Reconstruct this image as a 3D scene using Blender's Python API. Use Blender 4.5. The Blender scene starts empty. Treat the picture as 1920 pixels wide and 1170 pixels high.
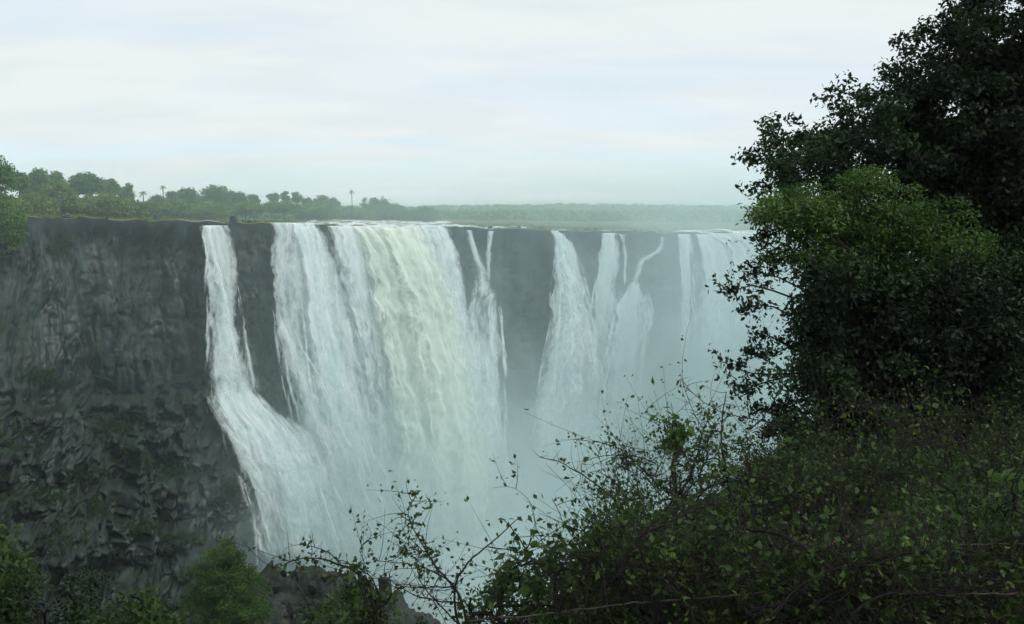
import bpy, math, random
import numpy as np
from mathutils import Vector
from mathutils.bvhtree import BVHTree

# ------------------------------------------------------------------ camera, world, sun, exposure
SC = bpy.context.scene
COL = SC.collection
F = 35.0 / 36.0 * 1920.0            # focal length in photograph pixels
HZ = 392.0                          # row of the level horizon
EYE = 1.7

cam_data = bpy.data.cameras.new('camera')
cam_data.lens = 35.0
cam_data.sensor_width = 36.0
cam_data.shift_y = -(585.0 - HZ) / 1920.0
cam_data.clip_start = 0.05
cam_data.clip_end = 20000.0
cam = bpy.data.objects.new('camera', cam_data)
cam.location = (0, 0, EYE)
cam.rotation_euler = (math.radians(90), 0, 0)
COL.objects.link(cam)
SC.camera = cam

SUN_EL, SUN_AZ = math.radians(50), math.radians(115)      # azimuth clockwise from +Y
world = bpy.data.worlds.new('World')
SC.world = world
world.use_nodes = True
wt = world.node_tree
for n in list(wt.nodes):
    wt.nodes.remove(n)


def N(tree, kind, **kw):
    n = tree.nodes.new(kind)
    for k, v in kw.items():
        if k == 'inp':
            for a, b in v.items():
                n.inputs[a].default_value = b
        else:
            setattr(n, k, v)
    return n


def L(tree, a, b):
    tree.links.new(a, b)


def math_node(tree, op, a, b=None, clamp=False):
    n = tree.nodes.new('ShaderNodeMath')
    n.operation = op
    n.use_clamp = clamp
    for i, v in enumerate((a, b)):
        if v is None:
            continue
        if isinstance(v, (int, float)):
            n.inputs[i].default_value = v
        else:
            tree.links.new(v, n.inputs[i])
    return n.outputs[0]


def map_range(tree, v, a, b, c=0.0, d=1.0, smooth=True):
    n = tree.nodes.new('ShaderNodeMapRange')
    n.interpolation_type = 'SMOOTHSTEP' if smooth else 'LINEAR'
    n.inputs[1].default_value = a
    n.inputs[2].default_value = b
    n.inputs[3].default_value = c
    n.inputs[4].default_value = d
    tree.links.new(v, n.inputs[0])
    return n.outputs[0]


def mix_rgb(tree, fac, a, b, blend='MIX'):
    n = tree.nodes.new('ShaderNodeMix')
    n.data_type = 'RGBA'
    n.blend_type = blend
    for i, v in ((0, fac), (6, a), (7, b)):
        if isinstance(v, (int, float)):
            n.inputs[i].default_value = v
        elif isinstance(v, (tuple, list)):
            n.inputs[i].default_value = (*v[:3], 1)
        else:
            tree.links.new(v, n.inputs[i])
    return n.outputs[2]


sky = N(wt, 'ShaderNodeTexSky', sky_type='NISHITA', sun_disc=False)
sky.sun_elevation = SUN_EL
sky.sun_rotation = SUN_AZ
sky.altitude = 900
sky.air_density = 1.0
sky.dust_density = 1.5
tc = N(wt, 'ShaderNodeTexCoord')
sep = N(wt, 'ShaderNodeSeparateXYZ')
L(wt, tc.outputs['Generated'], sep.inputs[0])
zc = math_node(wt, 'MAXIMUM', sep.outputs[2], 0.0)
den = math_node(wt, 'ADD', zc, 0.16)
cx = math_node(wt, 'DIVIDE', sep.outputs[0], den)
cy = math_node(wt, 'DIVIDE', sep.outputs[1], den)
comb = N(wt, 'ShaderNodeCombineXYZ')
L(wt, cx, comb.inputs[0])
L(wt, cy, comb.inputs[1])
vm = N(wt, 'ShaderNodeMapping')
vm.inputs['Rotation'].default_value = (0, 0, 0.22)
vm.inputs['Scale'].default_value = (0.55, 1.25, 1.0)
vm.inputs['Location'].default_value = (5.3, 0.4, 0.0)
L(wt, comb.outputs[0], vm.inputs[0])
cn = N(wt, 'ShaderNodeTexNoise', inp={'Scale': 1.0, 'Detail': 6.0, 'Roughness': 0.5, 'Distortion': 0.8})
L(wt, vm.outputs[0], cn.inputs['Vector'])
cn2 = N(wt, 'ShaderNodeTexNoise', inp={'Scale': 2.6, 'Detail': 6.0, 'Roughness': 0.55, 'Distortion': 0.3})
L(wt, vm.outputs[0], cn2.inputs['Vector'])
low_c = map_range(wt, sep.outputs[2], 0.01, 0.14, 0.6, 0.86)
cov = map_range(wt, cn.outputs[0], 0.36, 0.6, 0.0, 1.0)
cover = math_node(wt, 'ADD', low_c, math_node(wt, 'MULTIPLY', cov, math_node(wt, 'SUBTRACT', 1.0, low_c)))
shade = map_range(wt, cn2.outputs[0], 0.33, 0.62, 0.0, 1.0)
ccol = mix_rgb(wt, shade, (7.75, 8.5, 8.7), (8.4, 8.9, 8.95))
skyc = mix_rgb(wt, 1.0, sky.outputs[0], (1.4, 1.68, 1.95), 'MULTIPLY')
allsky = mix_rgb(wt, cover, skyc, ccol)
below = map_range(wt, sep.outputs[2], -0.06, 0.0, 0.12, 1.0)
allsky2 = mix_rgb(wt, 1.0, allsky, below, 'MULTIPLY')
bg = N(wt, 'ShaderNodeBackground')
bg.inputs['Strength'].default_value = 0.071
L(wt, allsky2, bg.inputs['Color'])
wo = N(wt, 'ShaderNodeOutputWorld')
L(wt, bg.outputs[0], wo.inputs['Surface'])

sun_data = bpy.data.lights.new('sun', 'SUN')
sun_data.energy = 1.5
sun_data.angle = math.radians(30)
sun_data.color = (1.0, 0.97, 0.9)
sun = bpy.data.objects.new('sun', sun_data)
sd = Vector((math.sin(SUN_AZ) * math.cos(SUN_EL), math.cos(SUN_AZ) * math.cos(SUN_EL), math.sin(SUN_EL)))
sun.rotation_euler = sd.to_track_quat('Z', 'Y').to_euler()
COL.objects.link(sun)

SC.view_settings.view_transform = 'Standard'
SC.view_settings.look = 'None'
SC.view_settings.exposure = 0.52
SC.view_settings.gamma = 1.0
SC.view_settings.use_curve_mapping = False
SC.render.engine = 'CYCLES'
cy_ = SC.cycles
cy_.use_denoising = True
cy_.max_bounces = 6
cy_.diffuse_bounces = 3
cy_.glossy_bounces = 2
cy_.transmission_bounces = 3
cy_.volume_bounces = 1
cy_.adaptive_threshold = 0.03
cy_.transparent_max_bounces = 24
cy_.volume_step_rate = 1.0
cy_.volume_max_steps = 48
cy_.caustics_reflective = False
cy_.caustics_refractive = False

# ------------------------------------------------------------------ helpers
rng = np.random.default_rng(7)
_T = rng.random((64, 64, 64)).astype(np.float32)


def vnoise(p):
    p = np.asarray(p, dtype=np.float64)
    i = np.floor(p).astype(int)
    f = p - i
    f = f * f * (3 - 2 * f)
    r = 0
    for dx in (0, 1):
        wx = f[..., 0] if dx else 1 - f[..., 0]
        for dy in (0, 1):
            wy = f[..., 1] if dy else 1 - f[..., 1]
            for dz in (0, 1):
                wz = f[..., 2] if dz else 1 - f[..., 2]
                r = r + wx * wy * wz * _T[(i[..., 0] + dx) & 63, (i[..., 1] + dy) & 63, (i[..., 2] + dz) & 63]
    return r * 2 - 1


def fbm(p, octs=4, gain=0.5):
    p = np.asarray(p, dtype=np.float64)
    a, s = 1.0, 0.0
    for k in range(octs):
        s = s + a * vnoise(p * (2.03 ** k) + 11.3 * k)
        a *= gain
    return s


def sstep(a, b, x):
    t = np.clip((x - a) / (b - a), 0, 1)
    return t * t * (3 - 2 * t)


def at(px, py, d):
    """world point seen at photograph pixel (px, py) at depth d"""
    return np.stack(np.broadcast_arrays((np.asarray(px, float) - 960) / F * d, np.asarray(d, float) * 1.0,
                                        EYE + (HZ - np.asarray(py, float)) / F * d), axis=-1)


def link(o, parent=None):
    COL.objects.link(o)
    if parent is not None:
        o.parent = parent
    return o


def mesh_np(name, verts, faces, mats, uv=None, attrs=None, smooth=False):
    """faces: (M,3) or (M,4) int array, or a list of such arrays"""
    me = bpy.data.meshes.new(name)
    verts = np.asarray(verts, dtype=np.float32)
    if not isinstance(faces, list):
        faces = [faces]
    loops, starts, totals, p = [], [], [], 0
    for f in faces:
        f = np.asarray(f, dtype=np.int32)
        if f.size == 0:
            continue
        k = f.shape[1]
        loops.append(f.ravel())
        starts.append(np.arange(len(f), dtype=np.int32) * k + p)
        totals.append(np.full(len(f), k, dtype=np.int32))
        p += f.size
    loops = np.concatenate(loops)
    starts = np.concatenate(starts)
    totals = np.concatenate(totals)
    me.vertices.add(len(verts))
    me.vertices.foreach_set('co', verts.ravel())
    me.loops.add(len(loops))
    me.loops.foreach_set('vertex_index', loops)
    me.polygons.add(len(starts))
    me.polygons.foreach_set('loop_start', starts)
    me.polygons.foreach_set('loop_total', totals)
    if smooth:
        me.polygons.foreach_set('use_smooth', np.ones(len(starts), dtype=bool))
    me.update(calc_edges=True)
    if uv is not None:
        l = me.uv_layers.new(name='UVMap')
        l.data.foreach_set('uv', np.asarray(uv, dtype=np.float32)[loops].ravel())
    for k, v in (attrs or {}).items():
        a = me.attributes.new(k, 'FLOAT', 'POINT')
        a.data.foreach_set('value', np.asarray(v, dtype=np.float32))
    for m in (mats if isinstance(mats, (list, tuple)) else [mats]):
        me.materials.append(m)
    return me


def obj(name, me, parent=None, origin=None):
    o = bpy.data.objects.new(name, me)
    link(o, parent)
    return o


def empty(name, loc):
    o = bpy.data.objects.new(name, None)
    o.location = loc
    o.empty_display_size = 0.3
    return link(o)


def tag(o, label=None, cat=None, group=None, kind=None):
    if label:
        o['label'] = label
    if cat:
        o['category'] = cat
    if group:
        o['group'] = group
    if kind:
        o['kind'] = kind
    return o


def grid_faces(nr, nc, flip=False):
    i = np.arange(nr - 1)[:, None] * nc + np.arange(nc - 1)[None, :]
    q = np.stack([i, i + 1, i + nc + 1, i + nc], -1).reshape(-1, 4)
    return q[:, ::-1] if flip else q


def tubes(polys, sides=5):
    """polys: list of (points (n,3), radii (n,)) -> verts, faces of joined tapered tubes"""
    V, Fq, base = [], [], 0
    ang = np.arange(sides) / sides * 2 * math.pi
    for pts, rad in polys:
        pts = np.asarray(pts, float)
        n = len(pts)
        t = np.gradient(pts, axis=0)
        t /= np.linalg.norm(t, axis=1, keepdims=True) + 1e-9
        ref = np.array([0.31, 0.17, 0.93]) if abs(t[0, 2]) < 0.8 else np.array([0.93, 0.31, 0.17])
        u = np.cross(t, ref)
        u /= np.linalg.norm(u, axis=1, keepdims=True) + 1e-9
        v = np.cross(t, u)
        ring = pts[:, None, :] + np.asarray(rad)[:, None, None] * (
            np.cos(ang)[None, :, None] * u[:, None, :] + np.sin(ang)[None, :, None] * v[:, None, :])
        V.append(ring.reshape(-1, 3))
        a = np.arange(n - 1)[:, None] * sides + np.arange(sides)[None, :]
        b = np.arange(n - 1)[:, None] * sides + (np.arange(sides)[None, :] + 1) % sides
        Fq.append(np.stack([a, b, b + sides, a + sides], -1).reshape(-1, 4) + base)
        base += n * sides
    return np.concatenate(V), np.concatenate(Fq)


def leaves(cen, size, out=None, up=0.5, aspect=0.5, r=rng, droop=0.0):
    """folded leaf blades: centres (n,3), lengths (n,), preferred outward direction (n,3)"""
    n = len(cen)
    nor = r.normal(size=(n, 3))
    nor[:, 2] += up
    if out is not None:
        nor += out * 0.7
    nor /= np.linalg.norm(nor, axis=1, keepdims=True) + 1e-9
    ax = r.normal(size=(n, 3))
    ax[:, 2] -= droop
    ax -= nor * np.sum(ax * nor, 1, keepdims=True)
    ax /= np.linalg.norm(ax, axis=1, keepdims=True) + 1e-9
    sd_ = np.cross(nor, ax)
    size = np.broadcast_to(size, (n,))[:, None]
    w = size * aspect * 0.5
    fold = 0.25
    b = cen - ax * size * 0.5
    tip = cen + ax * size * 0.5 - nor * size * 0.12
    m = cen - ax * size * 0.08
    l = m + sd_ * w + nor * w * fold
    q = m - sd_ * w + nor * w * fold
    V = np.stack([b, q, tip, l], 1).reshape(-1, 3)
    i = np.arange(n)[:, None] * 4
    Ft = np.concatenate([i + np.array([[0, 1, 2]]), i + np.array([[0, 2, 3]])], 0)
    return V, Ft


def in_poly(x, y, poly):
    poly = np.asarray(poly, float)
    c = np.zeros(np.shape(x), bool)
    j = len(poly) - 1
    for i in range(len(poly)):
        xi, yi = poly[i]
        xj, yj = poly[j]
        cond = ((yi > y) != (yj > y)) & (x < (xj - xi) * (y - yi) / (yj - yi + 1e-12) + xi)
        c ^= cond
        j = i
    return c


# ------------------------------------------------------------------ materials
def new_mat(name):
    m = bpy.data.materials.new(name)
    m.use_nodes = True
    t = m.node_tree
    for n in list(t.nodes):
        t.nodes.remove(n)
    out = t.nodes.new('ShaderNodeOutputMaterial')
    return m, t, out


def ramp(t, fac, stops):
    n = t.nodes.new('ShaderNodeValToRGB')
    e = n.color_ramp.elements
    while len(e) < len(stops):
        e.new(0.5)
    for k, (p, c) in enumerate(stops):
        e[k].position = p
        e[k].color = (*c, 1)
    t.links.new(fac, n.inputs[0])
    return n.outputs[0]


def leaf_mat(name, dark, mid, light, trans=0.35, rough=0.6):
    m, t, out = new_mat(name)
    a = N(t, 'ShaderNodeAttribute', attribute_name='rnd')
    c = ramp(t, a.outputs['Fac'], [(0.0, dark), (0.55, mid), (1.0, light)])
    d = N(t, 'ShaderNodeBsdfPrincipled', inp={'Roughness': rough, 'Specular IOR Level': 0.25})
    L(t, c, d.inputs['Base Color'])
    tr = N(t, 'ShaderNodeBsdfTranslucent')
    c2 = mix_rgb(t, 1.0, c, (1.0, 1.15, 0.6), 'MULTIPLY')
    L(t, c2, tr.inputs['Color'])
    mx = N(t, 'ShaderNodeMixShader', inp={0: trans})
    L(t, d.outputs[0], mx.inputs[1])
    L(t, tr.outputs[0], mx.inputs[2])
    L(t, mx.outputs[0], out.inputs['Surface'])
    return m


def bark_mat(name, c0, c1, scale=14.0):
    m, t, out = new_mat(name)
    g = N(t, 'ShaderNodeNewGeometry')
    no = N(t, 'ShaderNodeTexNoise', inp={'Scale': scale, 'Detail': 5.0, 'Roughness': 0.65})
    L(t, g.outputs['Position'], no.inputs['Vector'])
    c = ramp(t, no.outputs[0], [(0.3, c0), (0.7, c1)])
    d = N(t, 'ShaderNodeBsdfPrincipled', inp={'Roughness': 0.85, 'Specular IOR Level': 0.2})
    L(t, c, d.inputs['Base Color'])
    bp = N(t, 'ShaderNodeBump', inp={'Strength': 0.6, 'Distance': 0.02})
    L(t, no.outputs[0], bp.inputs['Height'])
    L(t, bp.outputs[0], d.inputs['Normal'])
    L(t, d.outputs[0], out.inputs['Surface'])
    return m


def rock_mat(name, c0, c1, c2, moss, moss_amt, scale=1.0, stretch=(1, 1, 0.45)):
    m, t, out = new_mat(name)
    g = N(t, 'ShaderNodeNewGeometry')
    mp = N(t, 'ShaderNodeMapping')
    mp.inputs['Scale'].default_value = tuple(s * scale for s in stretch)
    L(t, g.outputs['Position'], mp.inputs[0])
    n1 = N(t, 'ShaderNodeTexNoise', inp={'Scale': 0.32, 'Detail': 9.0, 'Roughness': 0.68, 'Distortion': 0.4})
    n2 = N(t, 'ShaderNodeTexNoise', inp={'Scale': 0.09, 'Detail': 6.0, 'Roughness': 0.6})
    n3 = N(t, 'ShaderNodeTexNoise', inp={'Scale': 0.55, 'Detail': 8.0, 'Roughness': 0.7})
    for n in (n1, n2):
        L(t, mp.outputs[0], n.inputs['Vector'])
    L(t, g.outputs['Position'], n3.inputs['Vector'])
    c = ramp(t, n1.outputs[0], [(0.36, c0), (0.5, c1), (0.66, c2)])
    n4 = N(t, 'ShaderNodeTexNoise', inp={'Scale': 0.13, 'Detail': 5.0, 'Roughness': 0.6, 'Distortion': 0.6})
    L(t, g.outputs['Position'], n4.inputs['Vector'])
    c = mix_rgb(t, map_range(t, n4.outputs[0], 0.5, 0.68, 0.0, 0.5), c, tuple(0.6 * v for v in c2))
    # rusty lichen
    c = mix_rgb(t, map_range(t, n3.outputs[0], 0.6, 0.72, 0, 0.1), c, (0.06, 0.05, 0.032))
    sp = N(t, 'ShaderNodeSeparateXYZ')
    L(t, g.outputs['Normal'], sp.inputs[0])
    upf = map_range(t, sp.outputs[2], -0.1, 0.8, 0.0, 0.36)
    mo = math_node(t, 'ADD', n2.outputs[0], upf)
    mo = map_range(t, mo, 0.62 - moss_amt, 0.78 - moss_amt, 0, 0.6)
    mo = math_node(t, 'MULTIPLY', mo, map_range(t, n3.outputs[0], 0.38, 0.6, 0.25, 1.0))
    c = mix_rgb(t, mo, c, moss)
    d = N(t, 'ShaderNodeBsdfPrincipled', inp={'Roughness': 0.62, 'Specular IOR Level': 0.35})
    L(t, c, d.inputs['Base Color'])
    rg = map_range(t, n2.outputs[0], 0.35, 0.65, 0.42, 0.85)
    L(t, rg, d.inputs['Roughness'])
    bp = N(t, 'ShaderNodeBump', inp={'Strength': 0.35, 'Distance': 0.15})
    L(t, n3.outputs[0], bp.inputs['Height'])
    bp2 = N(t, 'ShaderNodeBump', inp={'Strength': 0.3, 'Distance': 0.15})
    L(t, n1.outputs[0], bp2.inputs['Height'])
    L(t, bp.outputs[0], bp2.inputs['Normal'])
    L(t, bp2.outputs[0], d.inputs['Normal'])
    L(t, d.outputs[0], out.inputs['Surface'])
    return m


def water_mat(name, col, col2, scale_u=0.95, scale_v=0.14, lo=0.33, hi=0.68):
    """falling white water: torn streaks in metres along the fall (uv in metres), attr den = thickness"""
    m, t, out = new_mat(name)
    uv = N(t, 'ShaderNodeUVMap', uv_map='UVMap')
    mp = N(t, 'ShaderNodeMapping')
    mp.inputs['Scale'].default_value = (scale_u, scale_v, 1)
    L(t, uv.outputs[0], mp.inputs[0])
    n1 = N(t, 'ShaderNodeTexNoise', inp={'Scale': 1.0, 'Detail': 5.0, 'Roughness': 0.62, 'Distortion': 0.25})
    L(t, mp.outputs[0], n1.inputs['Vector'])
    mp2 = N(t, 'ShaderNodeMapping')
    mp2.inputs['Scale'].default_value = (0.42, 0.16, 1)
    L(t, uv.outputs[0], mp2.inputs[0])
    n2 = N(t, 'ShaderNodeTexNoise', inp={'Scale': 1.0, 'Detail': 7.0, 'Roughness': 0.66, 'Distortion': 0.9})
    L(t, mp2.outputs[0], n2.inputs['Vector'])
    de = N(t, 'ShaderNodeAttribute', attribute_name='den')
    mp3 = N(t, 'ShaderNodeMapping')
    mp3.inputs['Scale'].default_value = (1.2, 0.5, 1)
    L(t, uv.outputs[0], mp3.inputs[0])
    n3 = N(t, 'ShaderNodeTexNoise', inp={'Scale': 1.0, 'Detail': 5.0, 'Roughness': 0.7, 'Distortion': 0.5})
    L(t, mp3.outputs[0], n3.inputs['Vector'])
    s = math_node(t, 'ADD', math_node(t, 'MULTIPLY', n1.outputs[0], 0.36), math_node(t, 'MULTIPLY', n2.outputs[0], 0.5))
    s = math_node(t, 'ADD', s, math_node(t, 'MULTIPLY', n3.outputs[0], 0.44))
    s = math_node(t, 'SUBTRACT', s, 0.15)
    a = math_node(t, 'ADD', s, math_node(t, 'SUBTRACT', de.outputs['Fac'], 0.5))
    al = map_range(t, a, lo, hi, 0.0, 1.0)
    cc = mix_rgb(t, map_range(t, n2.outputs[0], 0.35, 0.65), col2, col)
    d = N(t, 'ShaderNodeBsdfDiffuse', inp={'Roughness': 1.0})
    L(t, cc, d.inputs['Color'])
    bp = N(t, 'ShaderNodeBump', inp={'Strength': 0.3, 'Distance': 0.5})
    L(t, s, bp.inputs['Height'])
    L(t, bp.outputs[0], d.inputs['Normal'])
    tl = N(t, 'ShaderNodeBsdfTranslucent')
    L(t, cc, tl.inputs['Color'])
    mx = N(t, 'ShaderNodeMixShader', inp={0: 0.4})
    L(t, d.outputs[0], mx.inputs[1])
    L(t, tl.outputs[0], mx.inputs[2])
    tp = N(t, 'ShaderNodeBsdfTransparent')
    m2 = N(t, 'ShaderNodeMixShader')
    L(t, al, m2.inputs[0])
    L(t, tp.outputs[0], m2.inputs[1])
    L(t, mx.outputs[0], m2.inputs[2])
    L(t, m2.outputs[0], out.inputs['Surface'])
    return m


M_cliff = rock_mat('wet_basalt', (0.0028, 0.0048, 0.0052), (0.007, 0.0125, 0.0135), (0.036, 0.055, 0.058), (0.016, 0.03, 0.013), 0.03)
M_outcrop = rock_mat('wet_outcrop', (0.003, 0.0045, 0.0045), (0.006, 0.009, 0.0095), (0.026, 0.036, 0.037), (0.012, 0.02, 0.009), 0.02)
M_boulder = rock_mat('grey_boulder', (0.008, 0.012, 0.012), (0.02, 0.028, 0.028), (0.055, 0.072, 0.072), (0.02, 0.032, 0.014), -0.12, 2.5, (1, 1, 1))
M_water = water_mat('white_water', (0.92, 0.95, 0.96), (0.78, 0.88, 0.9))
M_mist = water_mat('drifting_spray', (0.84, 0.92, 0.93), (0.8, 0.9, 0.91), 0.35, 0.07, 0.34, 0.95)
M_water_g = water_mat('green_white_water', (0.92, 0.95, 0.89), (0.8, 0.88, 0.8))
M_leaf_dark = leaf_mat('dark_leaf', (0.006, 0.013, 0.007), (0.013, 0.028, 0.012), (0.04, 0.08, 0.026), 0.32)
M_leaf_lime = leaf_mat('lime_leaf', (0.024, 0.052, 0.015), (0.055, 0.108, 0.028), (0.12, 0.2, 0.05), 0.4)
M_leaf_round = leaf_mat('round_tree_leaf', (0.022, 0.052, 0.012), (0.046, 0.096, 0.019), (0.08, 0.15, 0.03), 0.4)
M_leaf_bramble = leaf_mat('bramble_leaf', (0.016, 0.034, 0.011), (0.03, 0.06, 0.017), (0.07, 0.125, 0.03), 0.4)
M_leaf_bright = leaf_mat('bright_leaf', (0.08, 0.15, 0.02), (0.11, 0.2, 0.03), (0.14, 0.25, 0.04), 0.45)
M_leaf_slope = leaf_mat('slope_leaf', (0.014, 0.034, 0.01), (0.032, 0.07, 0.018), (0.06, 0.11, 0.03), 0.3)
M_leaf_far = leaf_mat('plateau_leaf', (0.045, 0.1, 0.025), (0.095, 0.185, 0.045), (0.15, 0.24, 0.06), 0.3)
M_leaf_far_l = leaf_mat('plateau_light_leaf', (0.075, 0.125, 0.03), (0.14, 0.205, 0.055), (0.2, 0.26, 0.075), 0.3)
M_bark = bark_mat('bark', (0.02, 0.017, 0.014), (0.065, 0.055, 0.045))
M_bark_pale = bark_mat('pale_twig', (0.035, 0.03, 0.025), (0.09, 0.075, 0.062), 40)
M_twig = bark_mat('dark_twig', (0.010, 0.0095, 0.009), (0.03, 0.027, 0.024), 40)

# ------------------------------------------------------------------ plan of the far wall of the gorge
Q = np.array([-900, -300, 0, 380, 620, 950, 1250, 1500, 1900, 2400, 3200], float)     # photo column of the lip
QD = np.array([95, 122, 140, 165, 185, 215, 245, 275, 330, 420, 600], float)          # its depth
QY = np.array([385, 400, 404, 417, 423, 430, 436, 440, 446, 449, 450], float)         # its row


def lip(q):
    d = np.interp(q, Q, QD)
    y = np.interp(q, Q, QY)
    q = np.asarray(q, float)
    y = y + 2.6 * fbm(np.stack([q / 26, q * 0, q * 0], -1), 3)
    return at(q, y, d)


_q = np.linspace(-900, 3200, 500)
_lp = lip(_q)
_tan = np.gradient(_lp[:, :2], axis=0)
for _ in range(8):      # smooth plan
    _tan[1:-1] = 0.25 * _tan[:-2] + 0.5 * _tan[1:-1] + 0.25 * _tan[2:]
_tan /= np.linalg.norm(_tan, axis=1, keepdims=True)
_nor = np.stack([_tan[:, 1], -_tan[:, 0]], -1)       # points out of the wall, into the gorge


def nrm(q):
    return np.stack([np.interp(q, _q, _nor[:, 0]), np.interp(q, _q, _nor[:, 1])], -1)


_s = np.concatenate([[0], np.cumsum(np.linalg.norm(np.diff(_lp[:, :2], axis=0), axis=1))])


def arc(q):
    return np.interp(q, _q, _s)


def depth_at(px, o):
    """depth of the wall surface pushed out by o metres, at photo column px"""
    c = _lp[:, :2] + _nor * o
    cpx = 960 + F * c[:, 0] / c[:, 1]
    k = np.argsort(cpx)
    return np.interp(px, cpx[k], c[k, 1])


FLOOR = -60.0
# cliff face ---------------------------------------------------------
qs = np.unique(np.concatenate([np.linspace(-900, -80, 50), np.linspace(-80, 560, 420), np.linspace(560, 1450, 230), np.linspace(1450, 3200, 60)]))
tv = np.concatenate([np.linspace(0, 0.04, 8)[:-1], np.linspace(0.04, 1, 300)])
LP = lip(qs)
NR = nrm(qs)
S = arc(qs)
zlip = LP[:, 2]
qq, tt = np.meshgrid(qs, tv)
ss = np.broadcast_to(S, qq.shape)
zz = zlip[None, :] + (FLOOR - zlip[None, :]) * tt
drop = zlip[None, :] - zz
o1 = 0.10 * drop
P3 = np.stack([ss, ss * 0, zz], -1)
big = fbm(P3 / np.array([13, 1, 24]) + 3.1, 4) * 3.2
ribs = fbm(P3 / np.array([2.6, 1, 17]) + 7.7, 4) * 0.9
warp = fbm(P3 / 6.0 + 2.2, 3)


def cells(cw, ch, seed, wx=0.0, wz=0.0, tilt=0.5, sx=None, sz=None):
    """broken blocks: a random height and tilt per cell, with a groove along the joints"""
    X_, Z_ = ((ss if sx is None else sx) + wx) / cw, ((zz if sz is None else sz) + wz) / ch
    ix, iz = np.floor(X_).astype(int), np.floor(Z_).astype(int)
    f1 = np.full(X_.shape, 9.0)
    f2 = np.full(X_.shape, 9.0)
    hv = np.zeros(X_.shape)
    for di in (-1, 0, 1):
        for dk in (-1, 0, 1):
            cx_, cz_ = ix + di, iz + dk
            j1 = _T[cx_ & 63, cz_ & 63, int(seed) & 63]
            j2 = _T[cx_ & 63, cz_ & 63, (int(seed) + 7) & 63]
            j3 = _T[cx_ & 63, cz_ & 63, (int(seed) + 13) & 63]
            j4 = _T[cx_ & 63, cz_ & 63, (int(seed) + 21) & 63]
            ux, uz = X_ - cx_ - j1, Z_ - cz_ - j2
            dd_ = np.maximum(np.abs(ux), np.abs(uz)) * 0.55 + np.hypot(ux, uz) * 0.45
            val = (j3 - 0.5) + tilt * (ux * (j4 - 0.5) + uz * (j1 - 0.3))
            m_ = dd_ < f1
            f2 = np.where(m_, f1, np.minimum(f2, dd_))
            hv = np.where(m_, val, hv)
            f1 = np.where(m_, dd_, f1)
    joint = 1 - sstep(0.0, 0.16, f2 - f1)
    return hv, joint


h1, g1 = cells(4.2, 15.0, 3, warp * 0.9, warp * 3.0, 0.6)
h2, g2 = cells(1.5, 6.0, 9, warp * 0.4, warp * 1.4, 0.8)
h3, g3 = cells(1.1, 2.0, 15, warp * 0.4, warp * 0.6, 0.9)
bl = h1 * 2.8 + h2 * 1.3 + h3 * 0.5 - g1 * 1.0 - g2 * 0.5
fine = fbm(P3 / 1.3 + 1.7, 3) * 0.25
rough = 0.45 + 0.55 * (1 - sstep(380, 640, qq))
bl = bl * (0.42 + 0.58 * sstep(10, 24, drop)) * (0.35 + 0.9 * sstep(-0.4, 0.5, fbm(P3 / np.array([7.0, 1, 9.0]) + 31.0, 3)))
fade = sstep(0.2, 5.0, drop)
o1 = o1 + fade * rough * (big + ribs + bl + fine) + 0.25 * fine
fine0 = fbm(P3 / 1.7 + 5.5, 3) * 0.5
# talus apron below the mid-height ledge on the left
LEDGE = 25.5 + fbm(np.stack([ss / 8.0, ss * 0, ss * 0], -1), 3) * 1.2
bound = 1 - sstep(430, 500, qq)
e = drop - LEDGE
prof = np.where(e > 0, 3.2 * sstep(0, 1.0, e) + 0.85 * np.maximum(e, 0), 0)
t1, k1 = cells(3.3, 1.9, 30, warp * 2.6 + fine0, warp * 1.9, 0.9)
t2, k2 = cells(1.2, 0.8, 41, warp * 1.6 + fine0, warp * 1.2, 1.0)
pat = sstep(-0.25, 0.45, fbm(P3 / 5.0 + 8.8, 3))
pat2 = sstep(-0.2, 0.4, fbm(P3 / 3.1 + 18.8, 3))
t0, k0 = cells(7.5, 2.6, 47, warp * 3.0 + fine0, warp * 2.0, 0.9)
stone = fbm(P3 / np.array([8.5, 1, 4.5]) + 4.4, 5) * 3.2 + t0 * 3.0 - k0 * 0.8 + pat * (t1 * 1.7 - k1 * 0.5) + pat2 * (t2 * 0.7 - k2 * 0.2)
o2 = bound * (prof + sstep(0, 2, e) * stone)
# an earlier shoulder of rock low on the far left, coming nearer
sh = (1 - sstep(-40, 230, qq)) * sstep(6, 24, drop) * 7.0
o2 = o2 + sh
DT = np.array([0.22, -0.975])
VX = LP[None, :, 0] + NR[None, :, 0] * o1 + DT[0] * o2
VY = LP[None, :, 1] + NR[None, :, 1] * o1 + DT[1] * o2
VZ = zz + fade * 0.25 * fine + bound * sstep(0, 2, e) * fbm(P3 / 1.6 + 9.1, 3) * 0.5
VZ[0] += 0.0
cl_v = np.stack([VX, VY, VZ], -1).reshape(-1, 3)
cl_f = grid_faces(len(tv), len(qs), flip=True)
cliff = obj('cliff', mesh_np('cliff', cl_v, cl_f, M_cliff))
tag(cliff, 'dark wet basalt cliff of the gorge behind the waterfalls', kind='structure')
BVH_cliff = BVHTree.FromPolygons([tuple(v) for v in cl_v], [tuple(f) for f in cl_f])


def ray(px, py, bvh):
    d = Vector(((px - 960) / F, 1.0, (HZ - py) / F)).normalized()
    return bvh.ray_cast(Vector((0, 0, EYE)), d)


# plateau ------------------------------------------------------------
def ridge_row(q):
    return np.interp(q, [-900, 300, 780, 1050, 1400, 3200], [389, 389, 388, 383.5, 387.5, 389])


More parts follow.
